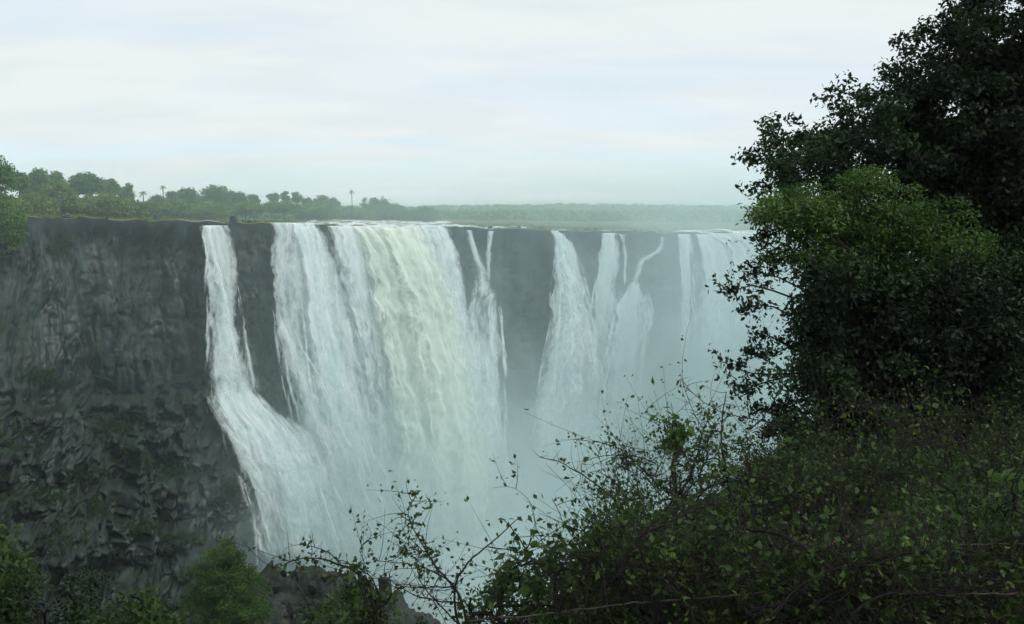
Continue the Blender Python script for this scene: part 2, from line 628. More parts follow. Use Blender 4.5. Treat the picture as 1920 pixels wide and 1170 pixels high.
qp = np.unique(np.concatenate([np.linspace(-900, 3200, 330), np.linspace(0, 1500, 260)]))
bk = np.concatenate([[0, 0.25, 0.6, 1, 1.6, 2.4, 3.5, 5, 7], np.geomspace(9, 150, 46), np.geomspace(160, 2800, 52)])
gq, gb = np.meshgrid(qp, bk)
lpq = lip(gq)
D0 = lpq[..., 1]
D1 = D0 + gb


def plateau_z(q, b):
    """height of the plateau b metres behind the lip at column q"""
    l = lip(q)
    d0 = l[..., 1]
    d = d0 + b
    x = l[..., 0] / d0 * d
    far = -3.2
    z = l[..., 2] + (far - l[..., 2]) * sstep(0, 500, b)
    z = z - 0.6 * sstep(0, 40, b) * sstep(600, 250, q)
    nz = fbm(np.stack([x / 7, d / 7, d * 0], -1), 4)
    z = z + sstep(0, 3, b) * (0.16 * nz + 0.05) * (1 - sstep(200, 600, b)) + 0.12 * fbm(np.stack([x / 1.3, d / 1.3, d * 0], -1), 2) * sstep(0, 1, b) * (1 - sstep(60, 120, b))
    rz = EYE + (HZ - ridge_row(q)) / F * d
    z = z + (rz - z) * sstep(1100, 2250, b) * (1 - sstep(2400, 2800, b) * 0.8)
    z = z + 1.0 * fbm(np.stack([x / 90, d / 60, d * 0], -1), 3) * sstep(600, 1200, b) 
    return z


PX = lpq[..., 0] / D0 * D1
PZ = plateau_z(gq, gb)
pl_v = np.stack([PX, D1, PZ], -1)
pl_v[0] = cl_v.reshape(len(tv), len(qs), 3)[0][np.searchsorted(qs, np.clip(qp, qs[0], qs[-1])).clip(0, len(qs) - 1)] if False else pl_v[0]

m, t, out = new_mat('plateau_ground')
g = N(t, 'ShaderNodeNewGeometry')
n1 = N(t, 'ShaderNodeTexNoise', inp={'Scale': 0.05, 'Detail': 8.0, 'Roughness': 0.62})
n2 = N(t, 'ShaderNodeTexNoise', inp={'Scale': 0.6, 'Detail': 6.0, 'Roughness': 0.7})
for n in (n1, n2):
    L(t, g.outputs['Position'], n.inputs['Vector'])
c = ramp(t, n1.outputs[0], [(0.3, (0.04, 0.06, 0.022)), (0.5, (0.09, 0.115, 0.04)), (0.7, (0.13, 0.125, 0.06))])
c = mix_rgb(t, map_range(t, n2.outputs[0], 0.5, 0.66, 0, 0.7), c, (0.07, 0.068, 0.06))
d = N(t, 'ShaderNodeBsdfPrincipled', inp={'Roughness': 0.9, 'Specular IOR Level': 0.1})
L(t, c, d.inputs['Base Color'])
bp = N(t, 'ShaderNodeBump', inp={'Strength': 0.8, 'Distance': 0.3})
L(t, n2.outputs[0], bp.inputs['Height'])
L(t, bp.outputs[0], d.inputs['Normal'])
L(t, d.outputs[0], out.inputs['Surface'])
M_plateau = m
plateau = obj('plateau', mesh_np('plateau', pl_v.reshape(-1, 3), grid_faces(len(bk), len(qp)), M_plateau, smooth=True))
tag(plateau, 'green plateau above the falls running back to a low ridge', kind='structure')

# river on the plateau ----------------------------------------------
m, t, out = new_mat('river_water')
g = N(t, 'ShaderNodeNewGeometry')
mp = N(t, 'ShaderNodeMapping')
mp.inputs['Rotation'].default_value = (0, 0, 0.7)
mp.inputs['Scale'].default_value = (0.5, 0.12, 1)
L(t, g.outputs['Position'], mp.inputs[0])
n1 = N(t, 'ShaderNodeTexNoise', inp={'Scale': 1.0, 'Detail': 6.0, 'Roughness': 0.65, 'Distortion': 0.4})
L(t, mp.outputs[0], n1.inputs['Vector'])
foam = map_range(t, n1.outputs[0], 0.42, 0.58)
c = mix_rgb(t, foam, (0.10, 0.13, 0.12), (0.78, 0.82, 0.8))
d = N(t, 'ShaderNodeBsdfPrincipled', inp={'Roughness': 0.25})
L(t, c, d.inputs['Base Color'])
L(t, map_range(t, foam, 0, 1, 0.12, 0.7, False), d.inputs['Roughness'])
bp = N(t, 'ShaderNodeBump', inp={'Strength': 0.5, 'Distance': 0.15})
L(t, n1.outputs[0], bp.inputs['Height'])
L(t, bp.outputs[0], d.inputs['Normal'])
L(t, d.outputs[0], out.inputs['Surface'])
M_river = m


def river_back(q):
    """how far back the channel reaches behind the lip"""
    return np.interp(q, [150, 165, 235, 250, 300, 312, 400, 415, 500, 512, 545, 560, 590, 840, 870, 905, 915, 985, 995, 1030, 1036, 1060, 1066, 1120, 1130, 1178, 1185, 1200, 1215, 1262, 1270, 1330, 2600, 2700],
                     [-1, 5, 6, -1, -1, 7, 9, -1, -1, 6, 12, 16, 110, 110, 24, 16, 26, 22, -1, -1, 8, 8, -1, -1, 10, 10, -1, 18, 18, -1, 14, 40, 60, 0])


def river_front(q):
    return np.interp(q, [140, 150, 245, 255, 300, 370, 380, 880, 884, 912, 916, 924, 930, 985, 1000, 1190, 1195, 1230, 1234, 2700],
                     [2, 2, 2, 2, 3.5, 2.5, 0, 0, 0, 0, 0, 0, 9, 9, 0, 0, 10, 10, 0, 0])


qr = np.linspace(140, 2700, 900)
br = np.concatenate([[0, 0.4, 1, 2], np.geomspace(3, 125, 60)])
rq, rb = np.meshgrid(qr, br)
lr = lip(rq)
RD = lr[..., 1] + rb
RX = lr[..., 0] / lr[..., 1] * RD
RZ = plateau_z(rq, rb) * 0.0 + (lr[..., 2] + (-3.2 - lr[..., 2]) * sstep(0, 500, rb) - 0.6 * sstep(0, 40, rb) * sstep(600, 250, rq)) + 0.13
rv = np.stack([RX, RD, RZ], -1)
keep = (rb < river_back(rq) + 2 * fbm(np.stack([RX / 5, RD / 5, RD * 0], -1), 2)) & (rb >= river_front(rq))
rf = grid_faces(len(br), len(qr))
kf = keep.ravel()[rf].all(1)
rf = rf[kf]
used = np.unique(rf)
mp_ = -np.ones(rv.shape[0] * rv.shape[1], int)
mp_[used] = np.arange(len(used))
river = obj('river', mesh_np('river', rv.reshape(-1, 3)[used], mp_[rf], M_river, smooth=True))
tag(river, 'pale shallow river running up to the lip of the falls', kind='structure')

# gorge pool ---------------------------------------------------------
m, t, out = new_mat('foaming_pool')
g = N(t, 'ShaderNodeNewGeometry')
n1 = N(t, 'ShaderNodeTexNoise', inp={'Scale': 0.12, 'Detail': 8.0, 'Roughness': 0.65, 'Distortion': 0.6})
L(t, g.outputs['Position'], n1.inputs['Vector'])
c = ramp(t, n1.outputs[0], [(0.35, (0.25, 0.31, 0.3)), (0.6, (0.78, 0.82, 0.82))])
d = N(t, 'ShaderNodeBsdfPrincipled', inp={'Roughness': 0.5})
L(t, c, d.inputs['Base Color'])
bp = N(t, 'ShaderNodeBump', inp={'Strength': 0.7, 'Distance': 0.8})
L(t, n1.outputs[0], bp.inputs['Height'])
L(t, bp.outputs[0], d.inputs['Normal'])
L(t, d.outputs[0], out.inputs['Surface'])
px_ = np.linspace(-160, 420, 120)
py_ = np.linspace(20, 560, 110)
gx, gy = np.meshgrid(px_, py_)
gz = FLOOR + 0.9 + 0.35 * fbm(np.stack([gx / 9, gy / 9, gx * 0], -1), 3)
pool = obj('gorge_pool', mesh_np('gorge_pool', np.stack([gx, gy, gz], -1).reshape(-1, 3), grid_faces(110, 120), m, smooth=True))
tag(pool, 'white churning pool at the bottom of the gorge', kind='structure')

# rock mound at the foot of the left fall ---------------------------
def mound(name, outline, d0, d1, label, seed):
    """outcrop whose crest follows rows of the photograph: outline [(px, py)], from depth d0 to d1"""
    ol = np.array(outline, float)
    nx, ny = 210, 120
    pxs = np.linspace(ol[0, 0], ol[-1, 0], nx)
    v = np.linspace(0, 1, ny)
    dm = 0.5 * (d0 + d1)
    A, B = np.meshgrid(pxs, v)
    dd = d0 + (d1 - d0) * B
    x = (A - 960) / F * dm
    crest = EYE + (HZ - np.interp(A, ol[:, 0], ol[:, 1])) / F * dm
    prof_ = np.sin(np.pi * np.clip(B, 0, 1)) ** 0.7
    z = FLOOR - 3 + (crest - FLOOR + 3) * prof_
    p = np.stack([x, dd, z], -1)
    wq = fbm(p / 3.0 + seed, 3)
    m1, j1 = cells(2.8, 2.6, 50, wq * 1.8, wq * 1.5, 1.0, x, dd)
    m2, j2 = cells(1.1, 1.0, 55, wq * 0.9, wq * 0.8, 1.0, x, dd)
    nn = np.abs(fbm(p / 3.4 + seed, 4)) * 1.6 + fbm(p / 1.0 + seed, 3) * 0.4 + m1 * 1.6 + m2 * 0.8 - j1 * 0.6 - j2 * 0.3 + 0.4
    z = z + (nn - 1.0) * sstep(0, 0.2, prof_)
    x = x + fbm(p / 2.5 + seed + 5, 3) * 0.8
    V = np.stack([x, dd, z], -1).reshape(-1, 3)
    o = obj(name, mesh_np(name, V, grid_faces(ny, nx), M_outcrop))
    tag(o, label, kind='structure')
    return V, grid_faces(ny, nx)


mv, mf = mound('rock_outcrop', [(250, 1230), (330, 1160), (430, 1112), (500, 1086), (560, 1082), (640, 1096), (720, 1124), (770, 1170), (860, 1230), (930, 1290)], 104, 136,
               'dark rock outcrop at the foot of the left fall', 3.3)
BVH_mound = BVHTree.FromPolygons([tuple(v) for v in mv], [tuple(f) for f in mf])

# ------------------------------------------------------------------ waterfalls
def dense_rows(rows, nv):
    r = np.array(rows, float)
    y = np.linspace(r[0, 0], r[-1, 0], nv)
    # smooth interpolation
    out_ = [np.interp(y, r[:, 0], r[:, k]) for k in range(r.shape[1])]
    for k in range(1, r.shape[1]):
        a = out_[k]
        for _ in range(max(2, nv // 40)):
            a[1:-1] = 0.25 * a[:-2] + 0.5 * a[1:-1] + 0.25 * a[2:]
    return y, out_[1:]


def sheet_data(rows, push=0.8, speed=1.6, den=(0.62, 0.62), seed=0.0, feather=0.12, rib=0.35, over=True, nu=None, lean=0.10, o_add=None, jag=1.0):
    """one curtain of falling water; rows = (photo row, left column, right column)"""
    h = rows[-1][0] - rows[0][0]
    nv = int(max(30, h / 3.2))
    y, (xl, xr) = dense_rows(rows, nv)
    feather = min(0.5, feather * 1.5)
    ww_ = (xr - xl) * feather * 0.33
    xl, xr = xl - ww_, xr + ww_
    wmax = (xr - xl).max()
    nu = nu or int(np.clip(wmax / 2.2, 6, 110))
    u = np.linspace(0, 1, nu)
    V = np.zeros((nv, nu, 3))
    JL = jag * 4.5 * fbm(np.stack([y / 26 + seed, y * 0 + seed, y * 0 + 1.0], -1), 4)
    JR = jag * 4.5 * fbm(np.stack([y / 24 + seed, y * 0 + seed, y * 0 + 5.0], -1), 4)
    for i in range(nv):
        # ragged sides
        jl, jr = JL[i], JR[i]
        px = (xl[i] + jl) + u * (xr[i] + jr - xl[i] - jl)
        d_ = depth_at(px, 1.0)
        for _ in range(2):
            z = EYE + (HZ - y[i]) / F * d_
            qv = px
            dr = np.maximum(lip(qv)[:, 2] - z, 0)
            o = push + lean * dr + speed * np.sqrt(2 * dr / 9.8)
            if o_add is not None:
                o = o + np.interp(y[i], o_add[0], o_add[1])
            d_ = np.array([depth_at(px[j], o[j]) for j in (0, nu // 2, nu - 1)])
            d_ = np.interp(u, [0, u[nu // 2], 1], d_)
        V[i] = at(px, y[i], d_)
    if over:      # carry the sheet back over the lip on to the river
        top = V[0:1].copy()
        rows_b = []
        for b, dz in ((3.2, 0.10), (1.8, 0.10), (0.8, 0.06)):
            tb = top.copy()
            k = (tb[..., 1] + b) / tb[..., 1]
            tb[..., 0] *= k
            tb[..., 1] += b
            tb[..., 2] += dz
            rows_b.append(tb)
        V = np.concatenate(rows_b + [V], 0)
        nv += 3
    W = np.linalg.norm(V[:, -1] - V[:, 0], axis=1)
    Ln = np.concatenate([[0], np.cumsum(np.linalg.norm(np.diff(V[:, nu // 2], axis=0), axis=1))])
    # flow coordinates in metres: keep strands continuous by using the mean width
    U = np.broadcast_to(u[None, :] * (0.5 * W.mean() + 0.5 * W[:, None]), (nv, nu)) + seed * 31.7
    VV = np.broadcast_to(Ln[:, None], (nv, nu)) + seed * 17.3
    # ribs and torn lumps push outwards
    p = np.stack([U / 1.6, VV / 16.0 + 0 * U, np.full_like(U, seed)], -1)
    lump = fbm(p, 4) * rib + fbm(np.stack([U / 2.2, VV / 3.4, np.full_like(U, seed + 9)], -1), 4) * rib * 0.9 * sstep(2, 20, VV - seed * 17.3)
    nn = nrm(960 + F * V[..., 0] / V[..., 1])
    V[..., 0] += nn[..., 0] * lump
    V[..., 1] += nn[..., 1] * lump
    edge = np.minimum(u, 1 - u)[None, :] / feather
    ed = np.clip(edge, 0, 1)
    vv = (Ln / Ln[-1])[:, None]
    dn = den[0] + (den[1] - den[0]) * vv
    if len(den) > 2:
        dn = np.interp(vv, np.linspace(0, 1, len(den)), den)
    coarse = 0.13 * fbm(np.stack([U / 2.6, VV / 22, np.full_like(U, seed + 3)], -1), 3)
    dn = dn + coarse + (ed - 1) * 0.34
    dn = dn - 0.005
    if not over:
        dn = dn + (np.clip(vv / 0.1, 0, 1) - 1) * 0.3
    tail = np.clip((1 - vv) / 0.12, 0, 1)
    dn = dn + (tail - 1) * 0.3
    return V.reshape(-1, 3), grid_faces(nv, nu, flip=True), np.stack([U, VV], -1).reshape(-1, 2), dn.ravel()


def sheet(name, parent, rows, mat, **kw):
    V, Fq, uv, dn = sheet_data(rows, **kw)
    return obj(name, mesh_np(name, V, Fq, mat, uv=uv, attrs={'den': dn}, smooth=True), parent)


rs_ = np.random.default_rng(12)


def strays(parent, src, per=12):
    """torn side strands that leave the edges of a fall"""
    VV_, FF_, UU_, DD_, n0 = [], [], [], [], 0
    for p in src:
        r_ = np.array(p['rows'], float)
        y0, y1 = r_[0, 0], r_[-1, 0]
        if y1 - y0 < 140:
            continue
        for k in range(per):
            ya = y0 + (y1 - y0) * rs_.uniform(0.08, 0.7)
            yb = min(ya + rs_.uniform(50, 170), y1)
            if yb - ya < 40:
                continue
            side = rs_.choice([1, 2])
            sg = -1 if side == 1 else 1
            ys = np.linspace(ya, yb, 6)
            off = np.linspace(rs_.uniform(-5, 1), rs_.uniform(1, 10), 6) * sg
            cx_ = np.interp(ys, r_[:, 0], r_[:, side]) + off
            hw = rs_.uniform(1.2, 3.6) * np.linspace(0.7, 1.6, 6)
            V, Fq, uv, dn = sheet_data([(y, x - h, x + h) for y, x, h in zip(ys, cx_, hw)], push=p.get('push', 0.8) + rs_.uniform(0.1, 0.9), speed=p.get('speed', 1.6) + 0.2, den=(0.5, 0.58, 0.46),
                                       seed=rs_.uniform(50, 90), feather=0.5, rib=0.3, over=False, nu=6, o_add=p.get('o_add'), jag=0.5)
            VV_.append(V), FF_.append(Fq + n0), UU_.append(uv), DD_.append(dn)
            n0 += len(V)
    if VV_:
        tag(obj('stray_strands', mesh_np('stray_strands', np.concatenate(VV_), np.concatenate(FF_), M_water, uv=np.concatenate(UU_), attrs={'den': np.concatenate(DD_)}, smooth=True), parent), kind='stuff')


def fall(label, parts, group='waterfalls over the cliff'):
    """waterfall thing: Empty at the foot, children built in world space"""
    o = empty('waterfall', (0, 0, 0))
    tag(o, label, 'waterfall', group)
    for k, p in enumerate(list(parts)):
        if p['name'] in ('water_curtain', 'water_fan'):
            rr = np.array(p['rows'], float)
            f_ = ((rr[:, 0] - rr[0, 0]) / (rr[-1, 0] - rr[0, 0])) ** 1.2
            rr[:, 1] -= 2 + 14 * f_
            rr[:, 2] += 2 + 20 * f_
            parts.append(dict(name='spray_veil', rows=[tuple(x) for x in rr], mat=M_mist, den=(0.3, 0.46, 0.58, 0.6), seed=p['seed'] + 40, push=p.get('push', 0.8) + 1.0,
                              speed=p.get('speed', 1.6) + 0.3, over=False, feather=0.35, rib=0.8, o_add=p.get('o_add')))
    strays(o, [p for p in parts if p['name'] in ('water_curtain', 'water_fan', 'water_veil')])
    for p in parts:
        nm = p.pop('name')
        sheet(nm, o, p.pop('rows'), p.pop('mat', M_water), **p)
    return o


R1 = [(424, 374, 424), (450, 380, 436), (500, 386, 442), (560, 388, 450), (600, 387, 456), (660, 393, 464), (715, 397, 470), (740, 400, 473), (756, 403, 480), (768, 407, 490)]
R1b = [(716, 392, 470), (732, 390, 474), (745, 394, 488), (765, 404, 508), (790, 415, 548), (830, 432, 584), (880, 450, 612), (940, 470, 634), (1000, 482, 655), (1075, 495, 690)]
R1c = [(748, 386, 394), (765, 391, 401), (790, 402, 412), (830, 416, 428), (880, 430, 446), (950, 453, 478), (1000, 474, 502), (1070, 490, 530)]
fall('narrow white fall beside the bare dark cliff, fanning out over a ledge', [
    dict(name='water_curtain', rows=R1, den=(0.66, 0.6, 0.7), seed=1.1, feather=0.2),
    dict(name='water_veil', rows=[(426, 380, 398), (500, 387, 414), (600, 390, 430), (700, 396, 448), (745, 402, 470)], den=(0.7, 0.62), seed=1.7, push=1.4),
    dict(name='water_fan', rows=R1b, den=(0.78, 0.74, 0.66, 0.62), seed=2.2, push=2.2, over=False, feather=0.16, o_add=([728, 1075], [0.5, 9]), rib=0.6),
    dict(name='water_fan', rows=[(735, 402, 474), (765, 410, 500), (800, 425, 540), (880, 465, 590), (1000, 505, 620), (1075, 520, 650)], den=(0.72, 0.68, 0.55, 0.5), seed=2.9, push=3.0, over=False, o_add=([728, 1075], [0.5, 9.5]), rib=0.7, feather=0.25),
    dict(name='side_trickle', rows=R1c, den=(0.56, 0.44, 0.44, 0.5), seed=3.4, push=5.5, over=False, feather=0.4, o_add=([748, 1075], [0.5, 15]), rib=0.3, jag=1.3),
])
R2 = [(419, 506, 590), (430, 508, 598), (450, 509, 612), (500, 510, 630), (560, 509, 650), (600, 514, 664), (660, 524, 684), (720, 535, 700), (780, 550, 712), (850, 575, 728), (900, 590, 740), (960, 606, 756), (1080, 636, 800)]
fall('broad white fall between the narrow ledge fall and the greenish main fall', [
    dict(name='water_curtain', rows=R2, den=(0.62, 0.58, 0.6, 0.62), seed=4.1, feather=0.1),
    dict(name='water_curtain', rows=[(421, 540, 596), (450, 552, 612), (500, 560, 622), (600, 570, 638), (720, 585, 664), (850, 620, 705), (960, 650, 740), (1080, 680, 780)], den=(0.66, 0.66, 0.6, 0.58), seed=4.8, push=1.8, speed=2.0, feather=0.2, rib=0.6),
    dict(name='water_veil', rows=[(560, 508, 530), (590, 514, 545), (640, 530, 560), (720, 545, 600), (850, 580, 660), (1000, 620, 710), (1080, 640, 740)], den=(0.6, 0.58, 0.55), seed=5.5, push=2.2, speed=2.0, over=False, feather=0.3, rib=0.5),
])
R3 = [(424, 612, 834), (432, 615, 844), (450, 619, 856), (500, 625, 870), (560, 634, 880), (620, 646, 896), (700, 664, 916), (780, 680, 934), (860, 700, 948), (940, 712, 954), (1080, 725, 968)]
fall('widest fall, greenish white water arching out in its middle', [
    dict(name='water_curtain', rows=R3, den=(0.62, 0.56, 0.57, 0.6), seed=6.1, feather=0.06),
    dict(name='water_jet', rows=[(425, 660, 742), (440, 674, 764), (480, 690, 800), (540, 704, 836), (600, 712, 862), (680, 722, 884), (760, 734, 908), (860, 748, 930), (960, 756, 942), (1080, 765, 956)], mat=M_water_g, den=(0.7, 0.7, 0.66, 0.6), seed=6.6, push=2.0, speed=3.0, feather=0.14, rib=0.9),
    dict(name='water_jet', rows=[(428, 700, 790), (480, 726, 820), (560, 760, 850), (660, 780, 880), (780, 800, 915), (900, 810, 940), (1040, 820, 950)], mat=M_water_g, den=(0.6, 0.68, 0.7, 0.58), seed=7.3, push=3.0, speed=3.6, feather=0.25, rib=1.0),
    dict(name='water_veil', rows=[(426, 612, 670), (480, 622, 690), (560, 640, 700), (680, 672, 730), (800, 692, 760), (950, 715, 790), (1080, 730, 800)], den=(0.62, 0.56, 0.5, 0.55), seed=7.9, push=1.6, speed=2.0, feather=0.2),
    dict(name='water_veil', rows=[(425, 785, 834), (460, 800, 854), (540, 815, 866), (640, 835, 890), (760, 860, 925), (900, 890, 950), (1040, 900, 960)], den=(0.62, 0.58, 0.52), seed=8.4, push=1.6, speed=2.0, feather=0.15),
])
fall('pair of thin strands joining into a ragged veil right of the widest fall', [
    dict(name='water_strand', rows=[(433, 872, 882), (450, 877, 889), (480, 887, 900), (520, 896, 912), (560, 892, 925)], den=(0.75, 0.66), seed=9.1, feather=0.35, jag=0.5),
    dict(name='water_strand', rows=[(434, 916, 928), (450, 914, 924), (490, 910, 920), (540, 908, 926)], den=(0.66, 0.6), seed=9.6, feather=0.35, jag=0.5),
    dict(name='water_veil', rows=[(505, 888, 926), (560, 876, 936), (620, 872, 941), (700, 876, 944), (800, 870, 946), (900, 878, 948), (1000, 890, 955)], den=(0.56, 0.62, 0.6, 0.56), seed=10.1, over=False, feather=0.2, push=1.5, speed=2.0, rib=0.5),
    dict(name='water_veil', rows=[(525, 916, 930), (600, 912, 940), (700, 905, 945), (820, 890, 948), (960, 890, 952)], den=(0.55, 0.6, 0.55), seed=10.7, over=False, feather=0.3, push=2.2, speed=2.2, rib=0.6),
])
fall('tapering fall, first beyond the wide gap of bare misty cliff', [
    dict(name='water_curtain', rows=[(434, 1036, 1048), (442, 1038, 1062), (455, 1040, 1074), (480, 1040, 1080), (520, 1038, 1092), (580, 1036, 1106), (640, 1028, 1114), (700, 1016, 1120), (760, 1006, 1132), (830, 1000, 1150), (920, 992, 1165)], den=(0.8, 0.8, 0.78, 0.72), seed=11.3, feather=0.16, speed=2.4, rib=0.6),
    dict(name='water_veil', rows=[(440, 1040, 1066), (500, 1044, 1088), (600, 1050, 1104), (720, 1040, 1118), (900, 1030, 1140)], den=(0.62, 0.62, 0.5), seed=11.9, push=1.8, speed=2.8, feather=0.3, rib=0.8),
])
fall('straight fall in the middle of the three misty falls', [
    dict(name='water_curtain', rows=[(438, 1130, 1158), (470, 1127, 1158), (540, 1118, 1150), (600, 1112, 1146), (640, 1110, 1150), (700, 1106, 1162), (800, 1098, 1180), (900, 1090, 1190)], den=(0.8, 0.78, 0.76, 0.7), seed=12.4, feather=0.2, rib=0.5),
    dict(name='water_strand', rows=[(440, 1158, 1176), (455, 1166, 1176), (490, 1169, 1176), (540, 1168, 1175)], den=(0.62, 0.56), seed=12.9, feather=0.35, jag=0.5),
])
fall('crooked fall stepping down a ledge and bursting into spray', [
    dict(name='water_strand', rows=[(446, 1235, 1247), (460, 1232, 1244), (472, 1222, 1240), (482, 1196, 1228), (492, 1192, 1210), (530, 1180, 1198), (556, 1170, 1206)], den=(0.68, 0.64), seed=13.3, feather=0.35, jag=0.4),
    dict(name='water_veil', rows=[(530, 1172, 1204), (560, 1160, 1210), (600, 1150, 1214), (650, 1142, 1208), (720, 1132, 1200), (800, 1124, 1196), (880, 1115, 1192)], den=(0.78, 0.76, 0.7, 0.64), seed=13.8, over=False, push=2.2, speed=2.0, feather=0.3, rib=0.7),
])
fall('slim upright fall with a bent foot, next to the misty curtain', [
    dict(name='water_curtain', rows=[(440, 1272, 1294), (460, 1276, 1298), (500, 1277, 1298), (600, 1275, 1296), (660, 1277, 1294), (720, 1282, 1302), (800, 1292, 1336)], den=(0.78, 0.74, 0.68), seed=14.2, feather=0.25, jag=0.5),
])
fall('wide misty curtain half hidden behind the dark tree', [
    dict(name='water_curtain', rows=[(440, 1300, 1350), (460, 1306, 1372), (520, 1312, 1390), (600, 1308, 1405), (760, 1300, 1450)], den=(0.72, 0.74, 0.72), seed=15.1, feather=0.2, speed=2.0, rib=0.6),
    dict(name='water_curtain', rows=[(438, 1340, 1560), (460, 1372, 1590), (520, 1388, 1620), (700, 1380, 1660), (820, 1370, 1690)], den=(1.0, 1.0, 0.92), seed=15.8, feather=0.08, speed=2.2, rib=0.8),
    dict(name='water_curtain', rows=[(440, 1580, 2300), (520, 1620, 2350), (820, 1640, 2400)], den=(0.6, 0.6, 0.58), seed=16.4, feather=0.05, speed=2.2, rib=0.8),
])

# ------------------------------------------------------------------ spray hanging in the gorge, and hazy air
m, t, out = new_mat('spray')
tco = N(t, 'ShaderNodeTexCoord')
sp = N(t, 'ShaderNodeSeparateXYZ')
L(t, tco.outputs['Object'], sp.inputs[0])
X, Z = sp.outputs[0], sp.outputs[2]
Y = math_node(t, 'MULTIPLY', sp.outputs[1], -1.0)
alongw = map_range(t, X, -70, 75, 0.06, 0.85)
ends = math_node(t, 'MULTIPLY', map_range(t, X, -112, -50), map_range(t, X, 215, 150))
side = math_node(t, 'MULTIPLY', map_range(t, Y, 78, 30), map_range(t, Y, -12, -4))
# local z: 0 at the pool
top = map_range(t, X, -60, 90, 24, 74, False)
hz = math_node(t, 'DIVIDE', Z, top)
hf = math_node(t, 'POWER', 2.718, math_node(t, 'MULTIPLY', hz, -1.7))
hf = math_node(t, 'MULTIPLY', hf, map_range(t, Z, 77, 58))
no = N(t, 'ShaderNodeTexNoise', inp={'Scale': 0.03, 'Detail': 4.0, 'Roughness': 0.62, 'Distortion': 0.9})
L(t, tco.outputs['Object'], no.inputs['Vector'])
nf = map_range(t, no.outputs[0], 0.37, 0.63, 0.1, 2.2)
dn_ = math_node(t, 'MULTIPLY', math_node(t, 'MULTIPLY', alongw, ends), math_node(t, 'MULTIPLY', side, hf))
dn_ = math_node(t, 'MULTIPLY', dn_, nf)
SPRAY = 0.078
dn_ = math_node(t, 'MULTIPLY', dn_, SPRAY)
low = math_node(t, 'POWER', 2.718, math_node(t, 'DIVIDE', Z, -11.0))
low = math_node(t, 'MULTIPLY', math_node(t, 'MULTIPLY', low, nf), math_node(t, 'MULTIPLY', map_range(t, X, -98, -60), math_node(t, 'MULTIPLY', map_range(t, X, 215, 150), side)))
dn_ = math_node(t, 'ADD', dn_, math_node(t, 'MULTIPLY', low, 0.15))
drift = math_node(t, 'MULTIPLY', math_node(t, 'MULTIPLY', map_range(t, X, -188, -125), map_range(t, X, 215, 150)), math_node(t, 'MULTIPLY', map_range(t, Y, 70, 15), map_range(t, Y, -128, -70)))
drift = math_node(t, 'MULTIPLY', drift, math_node(t, 'MULTIPLY', map_range(t, Z, 77, 66), map_range(t, Z, 20, 55, 0.15, 1.0)))
dn_ = math_node(t, 'ADD', dn_, math_node(t, 'MULTIPLY', drift, 0.0019))
pv = N(t, 'ShaderNodeVolumePrincipled')
pv.inputs['Color'].default_value = (0.75, 0.965, 0.98, 1)
pv.inputs['Anisotropy'].default_value = 0.0
L(t, dn_, pv.inputs['Density'])
L(t, pv.outputs[0], out.inputs['Volume'])
bx = np.array([[x, y, z] for z in (-2, 78) for y in (-80, 130) for x in (-190, 220)], float)
bf = np.array([[0, 2, 3, 1], [4, 5, 7, 6], [0, 1, 5, 4], [2, 6, 7, 3], [0, 4, 6, 2], [1, 3, 7, 5]])
spray = obj('spray', mesh_np('spray', bx, bf, m))
# local X runs along the wall to the right, Y points into the wall
wd = np.array([131.0, 110.0])
wd /= np.linalg.norm(wd)
spray.location = (6.0, 221.0, FLOOR)
spray.rotation_euler = (0, 0, math.atan2(wd[1], wd[0]))
tag(spray, 'white spray drifting up out of the gorge', 'spray', kind='stuff')

m, t, out = new_mat('haze')
pv = N(t, 'ShaderNodeVolumePrincipled')
pv.inputs['Color'].default_value = (0.82, 0.95, 0.98, 1)
HAZE = 0.00022
pv.inputs['Anisotropy'].default_value = 0.65
pv.inputs['Density'].default_value = HAZE
L(t, pv.outputs[0], out.inputs['Volume'])
hb = np.array([[x, y, z] for z in (FLOOR - 8, 19) for y in (-140, 3500) for x in (-3400, 4700)], float)
haze = obj('haze', mesh_np('haze', hb, bf, m))
tag(haze, 'thin pale haze in the air', 'haze', kind='stuff')

# ------------------------------------------------------------------ near bank
EX = np.array([-160, -60, -12, -4, -0.2, 3.3, 7, 14, 30, 160], float)
EYY = np.array([-110, -45, -2, 2.6, 5.2, 12.5, 19, 27, 42, 150], float)


def bank_z(x, y):
    x = np.asarray(x, float)
    y = np.asarray(y, float)
    e_ = y - np.interp(x, EX, EYY)
    e_ = e_ * 0.62
    base = -0.1 * np.clip(y, -10, 30)
    dr = np.where(e_ > 0, 0.42 * e_ + 1.5 * np.maximum(e_ - 4.0, 0) ** 1.15, 0)
    sunk = 0.5 * sstep(3.2, 6.0, y) * (1 - sstep(0.2, 0.34, x / np.maximum(y, 1.0)))
    z = base - dr - sunk
    z = z + 0.12 * fbm(np.stack([x / 1.7, y / 1.7, x * 0], -1), 4) + 0.5 * sstep(4, 9, e_) * fbm(np.stack([x / 2.5, y / 2.5, z / 2.5], -1), 3)
    return np.maximum(z, FLOOR - 4)


